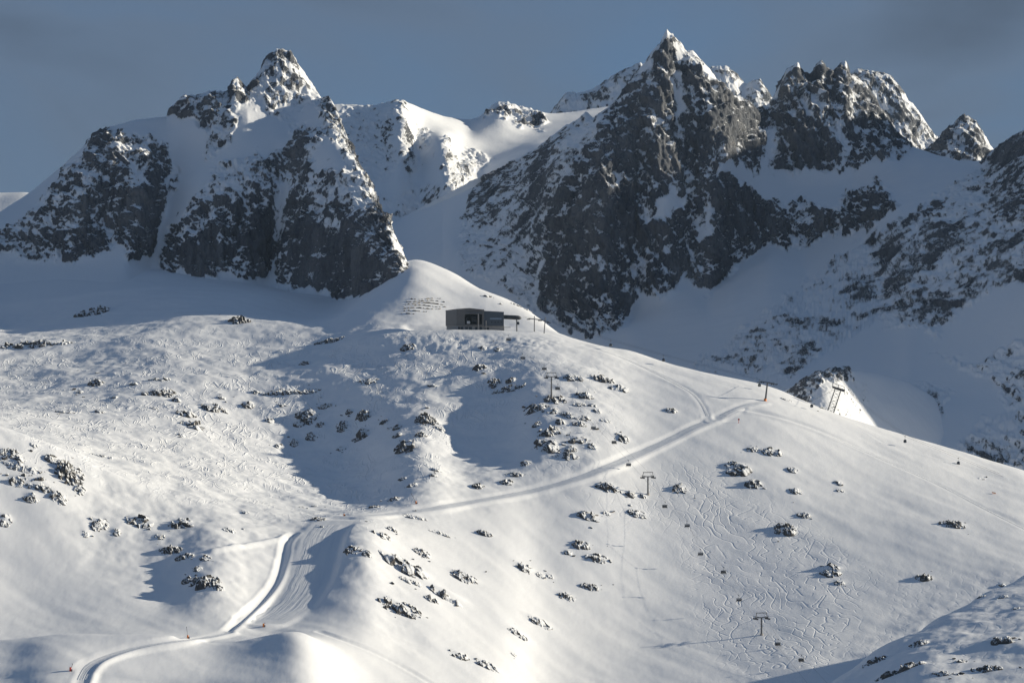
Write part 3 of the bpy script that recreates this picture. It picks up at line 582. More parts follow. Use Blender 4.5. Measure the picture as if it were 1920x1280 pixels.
# ------------------------------------------------------------------ rock outcrops: (photograph x, y, width, height, label or None)
OUT = [
 (60,646,120,22,'long dark rock band at the left edge below the shaded bowl'), (176,586,52,26,'thin diagonal string of dark stones high on the shaded left bowl'), (120,772,30,9,'low flat dark rock pair beyond the left crest'), (180,718,22,14,'small dark rock heap on the wind rippled snow at left'),
 (305,736,36,20,'broad dark rock cluster on the rippled snow left of centre'), (300,711,30,10,None), (272,738,10,8,None), (368,800,46,30,'largest wedge of bare rock above the long shaded hollow'), (348,775,26,14,None), (398,764,28,26,'snow plastered rock rib climbing from the big wedge'),
 (465,757,18,18,'single dark triangular boulder right of the big rock wedge'), (448,603,30,22,'small rocks on the bright snow rise near the shaded bowl'), (617,640,40,12,'dark flat rock ledge left of the bumpy bank'), (571,681,14,7,'lone small boulder between the rock ledge and the dark band'), (545,734,80,12,'long horizontal band of dark rock above the hollow'),
 (576,781,40,22,'tall rock face in the middle of the hollow wall'), (586,816,18,16,'rock tongue at the foot of the hollow wall'), (641,796,14,24,'narrow upright rock strip beside the hollow wall'), (682,777,20,18,'rounded snow plastered boulder above the hollow'), (692,714,28,10,'thin rock ledge with a snow lip below the bumpy bank'),
 (506,789,12,10,None), (522,836,10,10,None), (552,828,12,18,None), (676,816,22,18,None), (766,836,40,28,'jagged rock group on the right rim of the hollow'), (800,784,30,24,'dark rock line at the top of the right hollow rim'), (825,803,14,13,'round boulder at the end of the hollow rim'), (745,800,12,10,None),
 (188,771,14,10,None), (196,856,36,7,None), (765,650,22,9,None), (810,722,14,6,'lone dark stone on open snow below the station'), (900,690,20,14,'pale frosted rock patch below the station'), (933,655,12,7,None), (905,652,10,7,None), (925,716,16,16,None), (958,712,14,10,None), (955,728,44,10,'row of half buried pale rocks left of the upper chairlift tower'),
 (1040,748,30,20,'dark rocks at the foot of the upper chairlift tower'), (1075,709,28,17,'rock group right of the upper chairlift tower'), (1131,710,34,12,'flat rock line on the upper right slope'), (1160,726,28,14,None), (1096,741,24,12,'small dark rocks right of the upper tower foot'), (1086,758,18,8,None), (1034,768,16,14,'square dark boulder below the upper tower'), (1084,781,38,10,'horizontal dark rock ledge above the big cluster'), (1086,794,18,9,None), (1006,796,12,9,None), (1000,764,28,14,None), (1015,762,10,8,None),
 (1030,832,46,30,'biggest rock cluster above the road bend'), (1030,808,30,18,None), (1078,822,30,18,'dark angular rock right of the biggest cluster'), (1071,841,14,13,'pointed boulder at the edge of the biggest cluster'), (1060,853,34,13,None), (984,867,14,10,'lone dark block in the shadow above the road'), (1166,820,20,13,'rocks beside the descending chair above the road'), (1135,788,14,6,None), (1258,769,16,9,'small rock knot left of the piste junction'),
 (965,889,26,8,'flat snow topped rock just above the road'), (951,903,18,10,None), (896,911,16,14,'brown pyramid shaped rock on the upper road edge'), (775,908,24,11,'snow capped boulder above the road at the hollow mouth'), (740,935,18,8,None), (702,950,16,6,None), (818,880,14,7,None), (812,890,10,6,None), (755,896,10,6,None),
 (1141,913,34,14,'rock spread left of the middle chairlift tower'), (1183,926,14,9,None), (1205,929,10,6,None), (1274,916,18,14,'dark split boulder right of the middle chairlift tower'), (1195,962,26,12,'twin rocks below the middle chairlift tower'), (1105,966,32,14,'scattered small rocks below the road left of the tower'), (1137,961,10,6,None), (1382,876,40,26,'large rock group on the sunny right slope'), (1412,906,24,14,'lower rocks of the sunny right slope group'), (1410,842,15,8,None), (1446,846,28,14,'pale rocks above the sunny slope group'), (1486,880,14,9,'lone dark rock on the smooth sunny slope'), (1507,965,18,9,'small dark ledge on the open right slope'), (1472,992,28,22,'rock pair casting shadow above the ski tracks'), (1572,904,10,7,None), (1575,919,9,5,None), (1492,920,16,10,None),
 (1785,982,36,16,'faint gravelly rock patch far right on the slope'), (1556,1067,30,30,'snow dusted rocks amid the ski tracks'), (1574,1092,14,8,None), (1732,1082,22,13,'single large dark boulder on smooth snow at right'), (1475,749,15,5,'flat dark slab right of the gondola mast'), (1542,765,8,4,None), (1840,897,8,4,None),
 (662,1029,24,14,'dark rock in the shade right of the piste'), (688,1037,12,12,None), (716,1003,26,18,'rocks on the shaded brow above the piste'), (735,992,14,8,None), (777,968,34,8,'thin rock line just below the road brow'), (830,1000,34,6,None), (908,999,20,9,'small dark rocks on the bright convex slope'), (757,1058,62,30,'wide rock cluster right of the shaded piste'), (792,1035,20,16,None), (762,1086,16,10,None), (780,1093,12,8,None), (870,1080,36,22,'mixed rock and snow outcrop in the bright lower slope'), (842,1115,48,28,'rugged dark outcrop low on the central slope'), (808,1122,18,10,None), (752,1139,58,30,'stony outcrop with frosted rocks beside the lower track'),
 (986,1064,24,16,'cluster of small rocks on the wide bright slope'), (1014,1078,12,8,None), (1031,1079,8,6,None), (1122,1046,32,14,'rock line on the bright slope right of centre'), (1090,1020,26,14,None), (1064,1035,12,6,None), (1062,1116,24,14,'small rock outcrop in the lower middle'), (1106,1099,28,10,None), (1010,1164,36,18,'dark elongated rocks low in the middle'), (974,1188,28,12,None), (860,1226,26,16,'dark rock with snow lip at bottom centre'), (911,1244,32,16,'last dark rocks above the bottom edge in the middle'), (964,1227,6,4,None),
 (40,870,60,24,'frosted rock ribs on the left foreground crest'), (70,905,50,26,'upper crag of the left foreground hill'), (130,885,36,44,'steep crag at the right end of the left foreground rocks'), (186,979,24,30,'upright dark boulder above the left bowl'), (219,996,10,12,None), (263,976,34,26,'round frosted boulder above the left bowl'), (338,980,34,20,'pale stony patch on the left bowl rim'), (320,1030,30,14,None), (346,1042,24,10,None), (384,1088,40,26,'dark rocks at the right side of the left bowl'), (352,1085,14,12,None), (430,993,16,8,'small dark rock on the smooth crest left of the piste'), (598,973,22,13,'snow covered boulder at the top of the piste'), (10,972,16,22,None), (385,1045,14,9,None), (160,1000,8,8,None),
 (1690,1254,66,18,'dark crag at the bottom of the right foreground knoll'), (1640,1238,30,16,None), (1880,1200,44,20,'stony rib on the right foreground knoll'), (1850,1254,46,13,'rocks at the bottom right corner'), (1770,1262,36,10,None), (1838,1119,12,5,None), (1880,1118,14,6,None), (1880,1096,10,5,None), (1722,1205,26,12,'small rocks on the crest of the right foreground knoll'), (1905,1140,9,5,None), (1800,1240,20,7,None),
 (610,760,20,8,None), (600,795,12,8,None), (560,795,14,10,None), (655,770,10,8,None), (720,790,10,8,None), (745,815,12,9,None), (790,815,16,10,None), (640,840,12,8,None), (420,770,14,8,None), (330,750,12,8,None), (290,765,10,6,None), (250,720,10,6,None), (215,745,8,6,None), (150,735,8,6,None), (340,815,10,7,None), (415,745,12,6,None), (480,735,14,7,None), (530,760,10,6,None), (1110,760,12,7,None), (1060,775,14,9,None), (1110,835,12,9,None), (1050,790,12,8,None), (1120,770,10,6,None), (20,850,30,14,None), (100,860,26,14,None), (60,930,20,16,None), (110,930,24,20,None), (150,915,14,18,None), (30,900,20,14,None), (300,1005,14,8,None), (410,1100,14,9,None), (370,1065,12,8,None),
 (912,536,8,4,None), (968,563,14,5,None), (990,570,10,5,None), (64,834,8,7,None), (460,960,8,4,None), (572,951,14,4,None), (590,948,8,3,None),
]
orng = random.Random(11)
_spots = []
for px_, py_, w_, h_, lab in OUT:
    p = hit(px_, py_); s = p.y/F
    _spots.append((p, w_*s, h_*s, px_, py_, w_, h_, lab))
    r = max(2.0, 0.5*w_*s)         # drift piled round the rocks
    sel0, sel1 = np.searchsorted(ND_A, [p.y-3*r-4, p.y+3*r+4])
    gx = FX[sel0:sel1]; gy = FY[sel0:sel1]
    FZ[sel0:sel1] += min(2.6, 0.24*h_*s)*np.exp(-0.5*(((gx-p.x)/(0.9*r))**2+((gy-p.y)/(0.9*max(r*0.6, 3.0)))**2))

SPX, SPY = project(np.stack([FX, FY, FZ], -1))
ripple = poly_mask(SPX, SPY, [(1.0, [(-100,640),(300,640),(700,640),(860,640),(1000,700),(900,800),(700,960),(400,930),(100,850),(-100,800)])], 60)
tracks = poly_mask(SPX, SPY, [(1.0, [(1290,880),(1400,930),(1640,1080),(1560,1280),(1430,1290),(1330,1200),(1290,1050)]), (.45, [(860,660),(1140,670),(1180,800),(1100,900),(950,900),(860,760)]), (.5, [(1050,930),(1300,860),(1400,900),(1300,1000),(1150,980)]), (.35, [(1640,1080),(1920,1060),(1920,1280),(1600,1280)])], 50)
for p_, hw in ((road, 8), (link, 6), (piste, 12), (gully, 5), (track, 6)):
    sl, d_, _, _ = near_path(p_, 20)
    k_ = sstep(hw, hw+5, d_); ripple[sl] *= k_; tracks[sl] *= k_
slope = struct(grid_mesh('snow_slope', np.stack([FX, FY, FZ], -1), {'ripple': ripple, 'tracks': tracks}, M_SNOW), 'long sunlit snow slope below the lift station')

# ------------------------------------------------------------------ groomed strips laid on the cut
def groomed_material():
    m, t, b = new_mat('groomed_snow')
    b.inputs['Roughness'].default_value = 0.6; b.inputs['Specular IOR Level'].default_value = 0.25
    b.inputs['Base Color'].default_value = (0.83, 0.845, 0.86, 1)
    uv = nd(t, 'ShaderNodeUVMap'); mp_ = nd(t, 'ShaderNodeMapping'); mp_.inputs['Scale'].default_value = (14, 0.02, 1)
    t.links.new(uv.outputs['UV'], mp_.inputs['Vector'])
    n = noise_(t, 1.0, 3, 0.6, mp_.outputs['Vector'])
    n2 = noise_(t, 0.15, 3, 0.5, mapped(t))
    col = ramp(t, n, [(0.35, (0.79, 0.81, 0.84)), (0.65, (0.87, 0.875, 0.88))])
    t.links.new(col, b.inputs['Base Color'])
    t.links.new(bump(t, math_(t, 'ADD', math_(t, 'MULTIPLY', n, 0.5), math_(t, 'MULTIPLY', n2, 0.4)), 0.7), b.inputs['Normal'])
    return m
M_GROOM = groomed_material()
def strip(name, path, half, label, lift=0.12, nx=9):
    tan = np.gradient(path, axis=0)[:, :2]; tan /= np.linalg.norm(tan, axis=1, keepdims=True)+1e-9
    nor = np.stack([-tan[:, 1], tan[:, 0]], -1)
    off = np.linspace(-half, half, nx); P = np.zeros((len(path), nx, 3)); hw = half*np.ones(len(path))
    wob = 1+0.10*fbm(np.stack([path[:, 0], path[:, 1], 0*path[:, 0]], -1), 14.0, 2)
    for i in range(len(path)):
        for j in range(nx):
            x = path[i, 0]+nor[i, 0]*off[j]*wob[i]; y = path[i, 1]+nor[i, 1]*off[j]*wob[i]
            edge = abs(off[j])/half
            P[i, j] = (x, y, ground(x, y)+(lift if edge < 0.99 and 2 < i < len(path)-3 else -0.25))
    o = grid_mesh(name, P, None, M_GROOM)
    n_ = np.cross(P[1, 1]-P[0, 1], P[0, 2]-P[0, 1])
    if n_[2] < 0: o.data.flip_normals()
    uv = o.data.uv_layers.new(name='UVMap'); cum = np.concatenate([[0], np.cumsum(np.linalg.norm(np.diff(path, axis=0), axis=1))])
    U = np.stack(np.broadcast_arrays(np.linspace(0, 1, nx)[None, :], cum[:, None]), -1).reshape(-1, 2)
    vi = np.zeros(len(o.data.loops), np.int32); o.data.loops.foreach_get('vertex_index', vi)
    uv.data.foreach_set('uv', U[vi].reshape(-1).astype(np.float32))
    return struct(o, label)
strip('ski_road', road, 4.6, 'groomed ski road slanting down the slope from the junction')
strip('ski_road', link, 3.4, 'groomed link curving up from the junction to the crest')
strip('ski_piste', piste, 11.0, 'wide groomed piste dropping into the lower left bowl')
strip('ski_road', track, 3.6, 'groomed track curving round the bottom left mound')
strip('ski_track', upper, 1.8, 'narrow track climbing from the junction to the station', nx=5)
strip('ski_track', east, 1.8, 'faint track crossing the sunny right slope', nx=5)
# ------------------------------------------------------------------ rocks
def rock_material():
    m, t, b = new_mat('frosted_rock')
    b.inputs['Roughness'].default_value = 0.88; b.inputs['Specular IOR Level'].default_value = 0.15
    geo = nd(t, 'ShaderNodeNewGeometry')
    dot = nd(t, 'ShaderNodeVectorMath', op='DOT_PRODUCT'); dot.inputs[1].default_value = (0.42, 0.05, 0.9)
    t.links.new(geo.outputs['Normal'], dot.inputs[0])
    pos = nd(t, 'ShaderNodeMapping'); t.links.new(geo.outputs['Position'], pos.inputs['Vector'])
    n = noise_(t, 0.8, 5, 0.65, pos.outputs['Vector'])
    f = math_(t, 'ADD', dot.outputs['Value'], math_(t, 'MULTIPLY', math_(t, 'SUBTRACT', n, 0.5), 0.75))
    f = math_(t, 'MULTIPLY_ADD', f, 4.5, -1.95, True)
    g = noise_(t, 0.45, 5, 0.65, pos.outputs['Vector'])
    col = ramp(t, g, [(0.34, (0.040, 0.041, 0.045)), (0.5, (0.085, 0.080, 0.076)), (0.68, (0.17, 0.145, 0.125))])
    t.links.new(mixc(t, f, col, SNOW), b.inputs['Base Color'])
    t.links.new(bump(t, math_(t, 'ADD', g, math_(t, 'MULTIPLY', n, 0.6)), 0.8), b.inputs['Normal'])
    return m
M_ROCK = rock_material()
def hull(seed, n=15):
    r = random.Random(seed); bm = bmesh.new()
    for _ in range(n):
        v = Vector((r.gauss(0, 1), r.gauss(0, 1), r.gauss(0, 1))).normalized()*r.uniform(0.72, 1.08)
        bm.verts.new((v.x, v.y*0.85, v.z*0.9+0.12*v.x))
    g = bmesh.ops.convex_hull(bm, input=bm.verts)
    bmesh.ops.delete(bm, geom=[e for e in g['geom_interior'] if isinstance(e, bmesh.types.BMVert)], context='VERTS')
    bmesh.ops.recalc_face_normals(bm, faces=bm.faces)
    bm.verts.index_update()
    vs = np.array([list(v.co) for v in bm.verts]); fs = [[v.index for v in f.verts] for f in bm.faces]; bm.free()
    return vs, fs
HULLS = [hull(100+k, 13+k % 6) for k in range(18)]
def groundv(X, Y):
    U = CX+F*X/Y
    i = np.interp(Y, ND_A, np.arange(len(ND_A))); j = np.interp(U, NU_A, np.arange(len(NU_A)))
    i0 = np.minimum(i.astype(int), len(ND_A)-2); j0 = np.minimum(j.astype(int), len(NU_A)-2); a = i-i0; c = j-j0
    return (1-a)*((1-c)*FZ[i0, j0]+c*FZ[i0, j0+1])+a*((1-c)*FZ[i0+1, j0]+c*FZ[i0+1, j0+1])
def outcrop_mesh(name, p, w, h, wpx, hpx, k):
    """A crag whose ribs and blocks break through the snow over the footprint; the rest of it lies buried."""
    nu = int(np.clip(wpx*1.3, 14, 90)); nv = int(np.clip(hpx*2.1, 14, 70))
    hw = 0.72*w+0.6; hd = 1.05*h+1.4
    S, T = np.meshgrid(np.linspace(-1, 1, nu), np.linspace(-1, 1, nv))
    X = p.x+S*hw; Y = p.y+T*hd
    Q = np.stack([X, Y, np.zeros_like(X)+k*3.7], -1)
    rr = np.hypot(S+0.16*fbm(Q, max(3, 0.35*w), 2, off=k), T+0.16*fbm(Q, max(3, 0.35*w), 2, off=k+5.5))
    env = np.clip(1-rr**2.2, -0.5, 1)
    big = float(np.clip((0.20+0.28*((k*0.618) % 1.0))*min(w, 1.6*h), 1.4, 7.0))
    wob = 0.35*fbm(Q, big, 2, off=k+2.2)*big
    c1, e1 = facets(X+wob, 0.8*Y+wob, big, k*0.37, 0.5); c2, e2 = facets(X+30, 0.9*Y-wob, 0.42*big, k*0.53+1, 0.6)
    rb = ridged(Q, 2.2*big, 2, 0.5, (1, 0.8, 1), k*1.3)-0.4
    A = float(np.clip((0.19+0.14*((k*0.414) % 1.0))*min(h*1.5, w), 0.6, 4.0))
    dens = 0.08 if wpx*hpx > 500 else (0.18 if wpx*hpx > 180 else 0.36)
    z = A*(0.62*env-0.50+dens+1.25*c1+0.4*c2+0.8*rb+0.5*fbm(Q, 3.2*big, 2, 0.5, off=k+8.8))*np.where(env > 0, 1, 1)-np.where(env <= 0.02, 1.2+A*0.6, 0)
    z = np.minimum(z, A*1.5*np.clip(env, -1, 1)**0.7 if False else A*1.6*np.clip(env+0.05, 0, 1)-0.4*(env < 0.05))
    z = np.where(env < 0.0, -1.0-0.3*A, z)
    G = groundv(X, Y)
    # the crag stands out of the fall line: level tops, steep faces towards the valley
    G2 = G-0.30*(Y-p.y)*np.clip(env, 0, 1)*0.8
    P = np.stack([X, Y, G2+z], -1)-np.array(p)
    me = bpy.data.meshes.new(name)
    o = grid_mesh(name, P, None, M_ROCK)
    o.data.polygons.foreach_set('use_smooth', np.zeros(len(o.data.polygons), bool))
    return o
for k, (p, w, h, px_, py_, wpx, hpx, lab) in enumerate(_spots):
    p = hit(px_, py_)
    o = outcrop_mesh('rock_outcrop' if lab else 'rock', p, w, h, wpx, hpx, k+1)
    o.location = p
    if lab:
        o['label'] = lab; o['category'] = 'rock'; o['group'] = 'rock outcrops on the snow slope'
    else:
        o.parent = slope
# single stones strewn round the outcrops, parts of the slope
r = random.Random(77)
STONES = []
for k in range(10):
    vs, fs = HULLS[k]; me = bpy.data.meshes.new('stone'); me.from_pydata([tuple(v) for v in vs*np.array([1.2, 0.9, 0.75])], [], fs); me.materials.append(M_ROCK); STONES.append(me)
cnt = 0
while cnt < 285:
    p, w, h, px_, py_, wpx, hpx, lab = r.choice(_spots)
    c = hit(px_+r.gauss(0, 0.55)*wpx+r.gauss(0, 9), py_+r.gauss(0, 0.5)*hpx+r.gauss(0, 7))
    if abs(c.y-p.y) > 60: continue
    o = bpy.data.objects.new('stone', r.choice(STONES)); C.objects.link(o); o.parent = slope
    s = r.choice((0.4, 0.5, 0.6, 0.8, 1.1, 1.7)); o.scale = (s*r.uniform(.9, 1.6), s, s*r.uniform(.6, 1.1)); o.location = (c.x, c.y, c.z+0.1*s)
    o.rotation_euler = (r.uniform(-.3, .3), r.uniform(-.3, .3), r.uniform(0, 6.28)); cnt += 1
# ------------------------------------------------------------------ helpers for built things
def flat(name, col, rough=0.6, metal=0.0, var=0.12, scale=0.6):
    m, t, b = new_mat(name)
    n = noise_(t, scale, 4, 0.6, mapped(t))
    t.links.new(ramp(t, n, [(0.3, tuple(c*(1-var) for c in col)), (0.7, tuple(min(1, c*(1+var)) for c in col))]), b.inputs['Base Color'])
    b.inputs['Roughness'].default_value = rough; b.inputs['Metallic'].default_value = metal
    return m
M_CLAD = flat('taupe_metal_cladding', (0.125, 0.118, 0.112), 0.55); M_CLAD2 = flat('slate_metal_cladding', (0.05, 0.066, 0.088), 0.5)
M_CONC = flat('pale_concrete', (0.36, 0.33, 0.30), 0.8); M_GLASS = flat('dark_window_glass', (0.02, 0.028, 0.04), 0.12)
M_DARK = flat('dark_machinery', (0.022, 0.026, 0.032), 0.6); M_STEEL = flat('galvanised_steel', (0.11, 0.115, 0.125), 0.5, 0.3)
M_PALE = flat('pale_panel', (0.62, 0.62, 0.62), 0.6); M_SEAT = flat('black_seat_padding', (0.02, 0.02, 0.024), 0.7)
M_CABIN = flat('dark_blue_cabin_shell', (0.022, 0.045, 0.075), 0.3); M_ORANGE = flat('orange_padding', (0.75, 0.22, 0.035), 0.7); M_RED = flat('red_marker', (0.6, 0.06, 0.035), 0.7)
M_WOODY = flat('brown_stone_ledge', (0.17, 0.15, 0.125), 0.9, 0, 0.45, 1.5)
M_HOOD = flat('smoked_hood', (0.16, 0.17, 0.19), 0.3)
def obj(name, bm, mat, parent=None, smooth=False, bevel=0.0):
    if bevel: bmesh.ops.bevel(bm, geom=bm.edges[:], offset=bevel, segments=1, affect='EDGES')
    bmesh.ops.recalc_face_normals(bm, faces=bm.faces)
    me = bpy.data.meshes.new(name); bm.to_mesh(me); bm.free()
    if smooth:
        for p in me.polygons: p.use_smooth = True
    me.materials.append(mat); o = bpy.data.objects.new(name, me); C.objects.link(o); o.parent = parent
    return o
def box(name, x0, x1, y0, y1, z0, z1, mat, parent=None, bevel=0.0):
    bm = bmesh.new(); bmesh.ops.create_cube(bm, size=1)
    for v in bm.verts: v.co = Vector((x0+(v.co.x+.5)*(x1-x0), y0+(v.co.y+.5)*(y1-y0), z0+(v.co.z+.5)*(z1-z0)))
    return obj(name, bm, mat, parent, bevel=bevel)
def prism(name, foot, z0, tops, mat, parent=None):
    """A solid on a ground polygon with its own top height at each corner."""
    bm = bmesh.new(); n = len(foot)
    lo = [bm.verts.new((x, y, z0)) for x, y in foot]; hi = [bm.verts.new((x, y, z)) for (x, y), z in zip(foot, tops)]
    bm.faces.new(lo[::-1]); bm.faces.new(hi)
    for i in range(n): bm.faces.new((lo[i], lo[(i+1) % n], hi[(i+1) % n], hi[i]))
    return obj(name, bm, mat, parent)
def tube_bm(bm, p0, p1, r0, r1=None, n=8):
    p0 = Vector(p0); p1 = Vector(p1); r1 = r0 if r1 is None else r1
    ax = (p1-p0).normalized(); a = ax.orthogonal().normalized(); b = ax.cross(a)
    A = []; B = []
    for k in range(n):
        c, s = math.cos(2*math.pi*k/n), math.sin(2*math.pi*k/n)
        A.append(bm.verts.new(p0+(a*c+b*s)*r0)); B.append(bm.verts.new(p1+(a*c+b*s)*r1))
    for k in range(n): bm.faces.new((A[k], A[(k+1) % n], B[(k+1) % n], B[k]))
    bm.faces.new(A[::-1]); bm.faces.new(B)
def tube(name, p0, p1, r0, mat, parent=None, r1=None, n=8):
    bm = bmesh.new(); tube_bm(bm, p0, p1, r0, r1, n); return obj(name, bm, mat, parent)
def run(name, pts, r, mat, parent=None, n=6):
    """One bent tube through points."""
    pts = [Vector(p) for p in pts]; bm = bmesh.new(); rings = []
    for i, p in enumerate(pts):
        t = (pts[min(i+1, len(pts)-1)]-pts[max(i-1, 0)]).normalized(); a = t.cross(Vector((0, 0, 1)))
        a = (a if a.length > 1e-4 else Vector((1, 0, 0))).normalized(); b = t.cross(a)
        rings.append([bm.verts.new(p+(a*math.cos(2*math.pi*k/n)+b*math.sin(2*math.pi*k/n))*r) for k in range(n)])
    for A, B in zip(rings, rings[1:]):
        for k in range(n): bm.faces.new((A[k], A[(k+1) % n], B[(k+1) % n], B[k]))
    bm.faces.new(rings[0][::-1]); bm.faces.new(rings[-1])
    return obj(name, bm, mat, parent)
def thing(name, label, cat, loc=(0, 0, 0), rz=0.0, group=None):
    o = bpy.data.objects.new(name, None); C.objects.link(o); o.location = loc; o.rotation_euler = (0, 0, rz); o.empty_display_size = 0.5
    o['label'] = label; o['category'] = cat
    if group: o['group'] = group
    return o
def copy_tree(o, parent=None):
    c = o.copy(); C.objects.link(c); c.parent = parent
    for ch in list(o.children): copy_tree(ch, c)
    return c

# ------------------------------------------------------------------ lift station
D0 = 2746.0
def sx(px): return (px-CX)/F*D0
def sz(py): return (CY-py)/F*D0
zb = sz(620.5)
st = thing('lift_station', 'dark angular lift station building on the snowy crest', 'building', (sx(890), D0, zb))
def X(px): return sx(px)-sx(890)
def Z(py): return sz(py)-zb
# pale ground floor, set a little back under the cladding
gz = Z(611)
prism('base_wall', [(X(857), 0.5), (X(906), 0.5), (X(906), 30), (X(836), 26)], -2.0, [gz]*4, M_CONC, st)
prism('base_wall', [(X(906.4), 1.2), (X(945.5), 1.2), (X(945.5), 28), (X(906.4), 28)], -2.0, [gz]*4, M_CONC, st)
# upper storey of the main hall: cladding round a large opening
zt, zl = Z(577.5), Z(581)
sidew = prism('side_wall', [(X(856), 0.0), (X(834.5), 24), (X(836), 24.6), (X(857.2), 0.6)], gz+0.01, [Z(579.3), Z(581.5), Z(581.5), Z(579.3)], M_CLAD, st)
o0, o1, ob, ot = X(871.5), X(904.0), Z(608), Z(589)
prism('front_wall', [(X(856.05), 0.0), (o0, 0.0), (o0, 0.8), (X(857), 0.8)], gz+0.01, [Z(579.3), Z(577.9), Z(577.9), Z(579.3)], M_CLAD, st)
prism('front_wall', [(o0+.003, 0.0), (o1, 0.0), (o1, 0.8), (o0+.003, 0.8)], ot, [Z(577.9), Z(580.3), Z(580.3), Z(577.9)], M_CLAD, st)
prism('front_wall', [(o1+.003, 0.0), (X(907), 0.0), (X(907), 0.8), (o1+.003, 0.8)], gz+0.01, [Z(580.3), Z(580.5), Z(580.5), Z(580.3)], M_CLAD, st)
prism('front_wall', [(o0+.003, 0.003), (o1, 0.003), (o1, 0.8), (o0+.003, 0.8)], gz+0.01, [ob]*4, M_CLAD, st)
box('hall_floor', o0+.003, o1, 0.81, 12, ob-0.4, ob, M_DARK, st); box('hall_back_wall', o0-2, o1+0.5, 12.01, 12.5, gz+0.02, Z(583), M_DARK, st)
prism('end_wall', [(X(907.02), 0.0), (X(907.6), 0.0), (X(907.6), 30), (X(907.02), 30)], gz+0.01, [Z(580.5), Z(580.5), Z(582), Z(582)], M_CLAD, st)
rf = prism('roof', [(X(855.6), -0.25), (X(880), -0.25), (X(907.7), -0.25), (X(907.7), 30.5), (X(834), 25)], Z(582.2), [Z(579.1), Z(577.4), Z(580.3), Z(582), Z(581.3)], M_CLAD, st)
for v in rf.data.vertices[:5]: v.co.z = rf.data.vertices[v.index+5].co.z-0.5
# opening: canopy beam, column, drive machinery, parked carrier
cb = tube('canopy_beam', (X(872.5), -1.4, Z(586.9)), (X(904), -1.4, Z(587.2)), 0.55, M_STEEL, st)
for a in (878, 890, 900): tube('beam_bracket', (X(a), 0, Z(588.5)), (X(a), -1.4, Z(587)), 0.2, M_STEEL, cb)
tube('column', (X(897.2), -1.2, -1.5), (X(897.0), -1.2, Z(587.4)), 0.55, M_CONC, st, 0.42); tube('column', (X(911.5), -0.6, -1.5), (X(911.5), -0.6, Z(601)), 0.35, M_CONC, st)
bw = bmesh.new(); tube_bm(bw, (X(888), 5, Z(594)), (X(888), 5, Z(595.5)), 3.6, n=24); obj('bullwheel', bw, M_DARK, st)
box('drive_unit', X(884), X(894), 4, 9, Z(604), Z(597), M_DARK, st, 0.2); box('drive_unit', X(873.5), X(876), 3, 8, Z(608), Z(595), M_DARK, st, 0.2)
box('control_cabin', X(875.2), X(881.5), 1.2, 3.6, Z(607), Z(601.8), M_PALE, st, 0.15)
# right wing
prism('wing_wall', [(X(907.7), 0.4), (X(944.6), 0.4), (X(944.6), 27.5), (X(907.7), 27.5)], gz+0.012, [Z(583), Z(585), Z(585.5), Z(583.5)], M_CLAD2, st)
prism('wing_roof', [(X(907.9), 0.1), (X(945), 0.1), (X(945), 28), (X(907.9), 28)], Z(583.2), [Z(582.6), Z(584.6), Z(585.2), Z(583.2)], M_CLAD2, st)
for v in bpy.data.objects['wing_roof'].data.vertices[:4]: v.co.z = bpy.data.objects['wing_roof'].data.vertices[v.index+4].co.z-0.35
box('strip_window', X(918.5), X(940.3), 0.2, 0.42, Z(598.6), Z(596), flat('painted_sky_glass', (0.20, 0.26, 0.34), 0.15), st)  # pale blue base colour paints a sky reflection on the glass
for a in (922, 928.5, 934, 940): box('window', a and X(a-1.0), X(a+1.0), 0.25, 0.41, Z(605), Z(603), M_GLASS, st)
for a0, a1 in ((858.5, 862.5), (863.5, 868.8), (872.3, 877.4), (879.2, 885), (890.8, 895), (899, 904.3)):
    w_ = box('window', X(a0), X(a1), 0.32, 0.52, 0.1, gz-0.7, M_GLASS, st); box('frame', X(a0)-.12, X(a1)+.12, 0.36, 0.51, gz-0.7, gz-0.55, M_STEEL, w_)
box('door', X(909), X(917), 0.95, 1.22, 0.0, gz-1.2, M_DARK, st)
# long dark loading canopy on the right with its prop
bm = bmesh.new(); secs = []
for k, (a, hh) in enumerate(((944.7, 1.7), (956, 1.75), (966, 1.8), (972, 1.7), (975.5, 1.2), (977.6, 0.45))):
    zc = Z(594.6+0.05*(a-945)); ring = []
    for q in range(12):
        an = 2*math.pi*q/12; ring.append(bm.verts.new((X(a), 8+2.6*math.cos(an)*(hh/1.8), zc+hh*math.sin(an)*(1.0 if math.sin(an) > 0 else 0.75))))
    secs.append(ring)
for A, B in zip(secs, secs[1:]):
    for q in range(12): bm.faces.new((A[q], A[(q+1) % 12], B[(q+1) % 12], B[q]))
bm.faces.new(secs[0]); bm.faces.new(secs[-1][::-1])
obj('loading_canopy', bm, M_DARK, st, True)
tube('canopy_prop', (X(969.2), 8, -2.5), (X(968.8), 8, Z(597)), 0.42, M_STEEL, st); tube('prop_foot', (X(969.2), 8, -2.2), (X(969.2), 8, -0.6), 1.1, M_DARK, st, 0.8)
box('parapet', X(946), X(957.5), 6, 7, Z(614.5), Z(612.8), M_PALE, st)

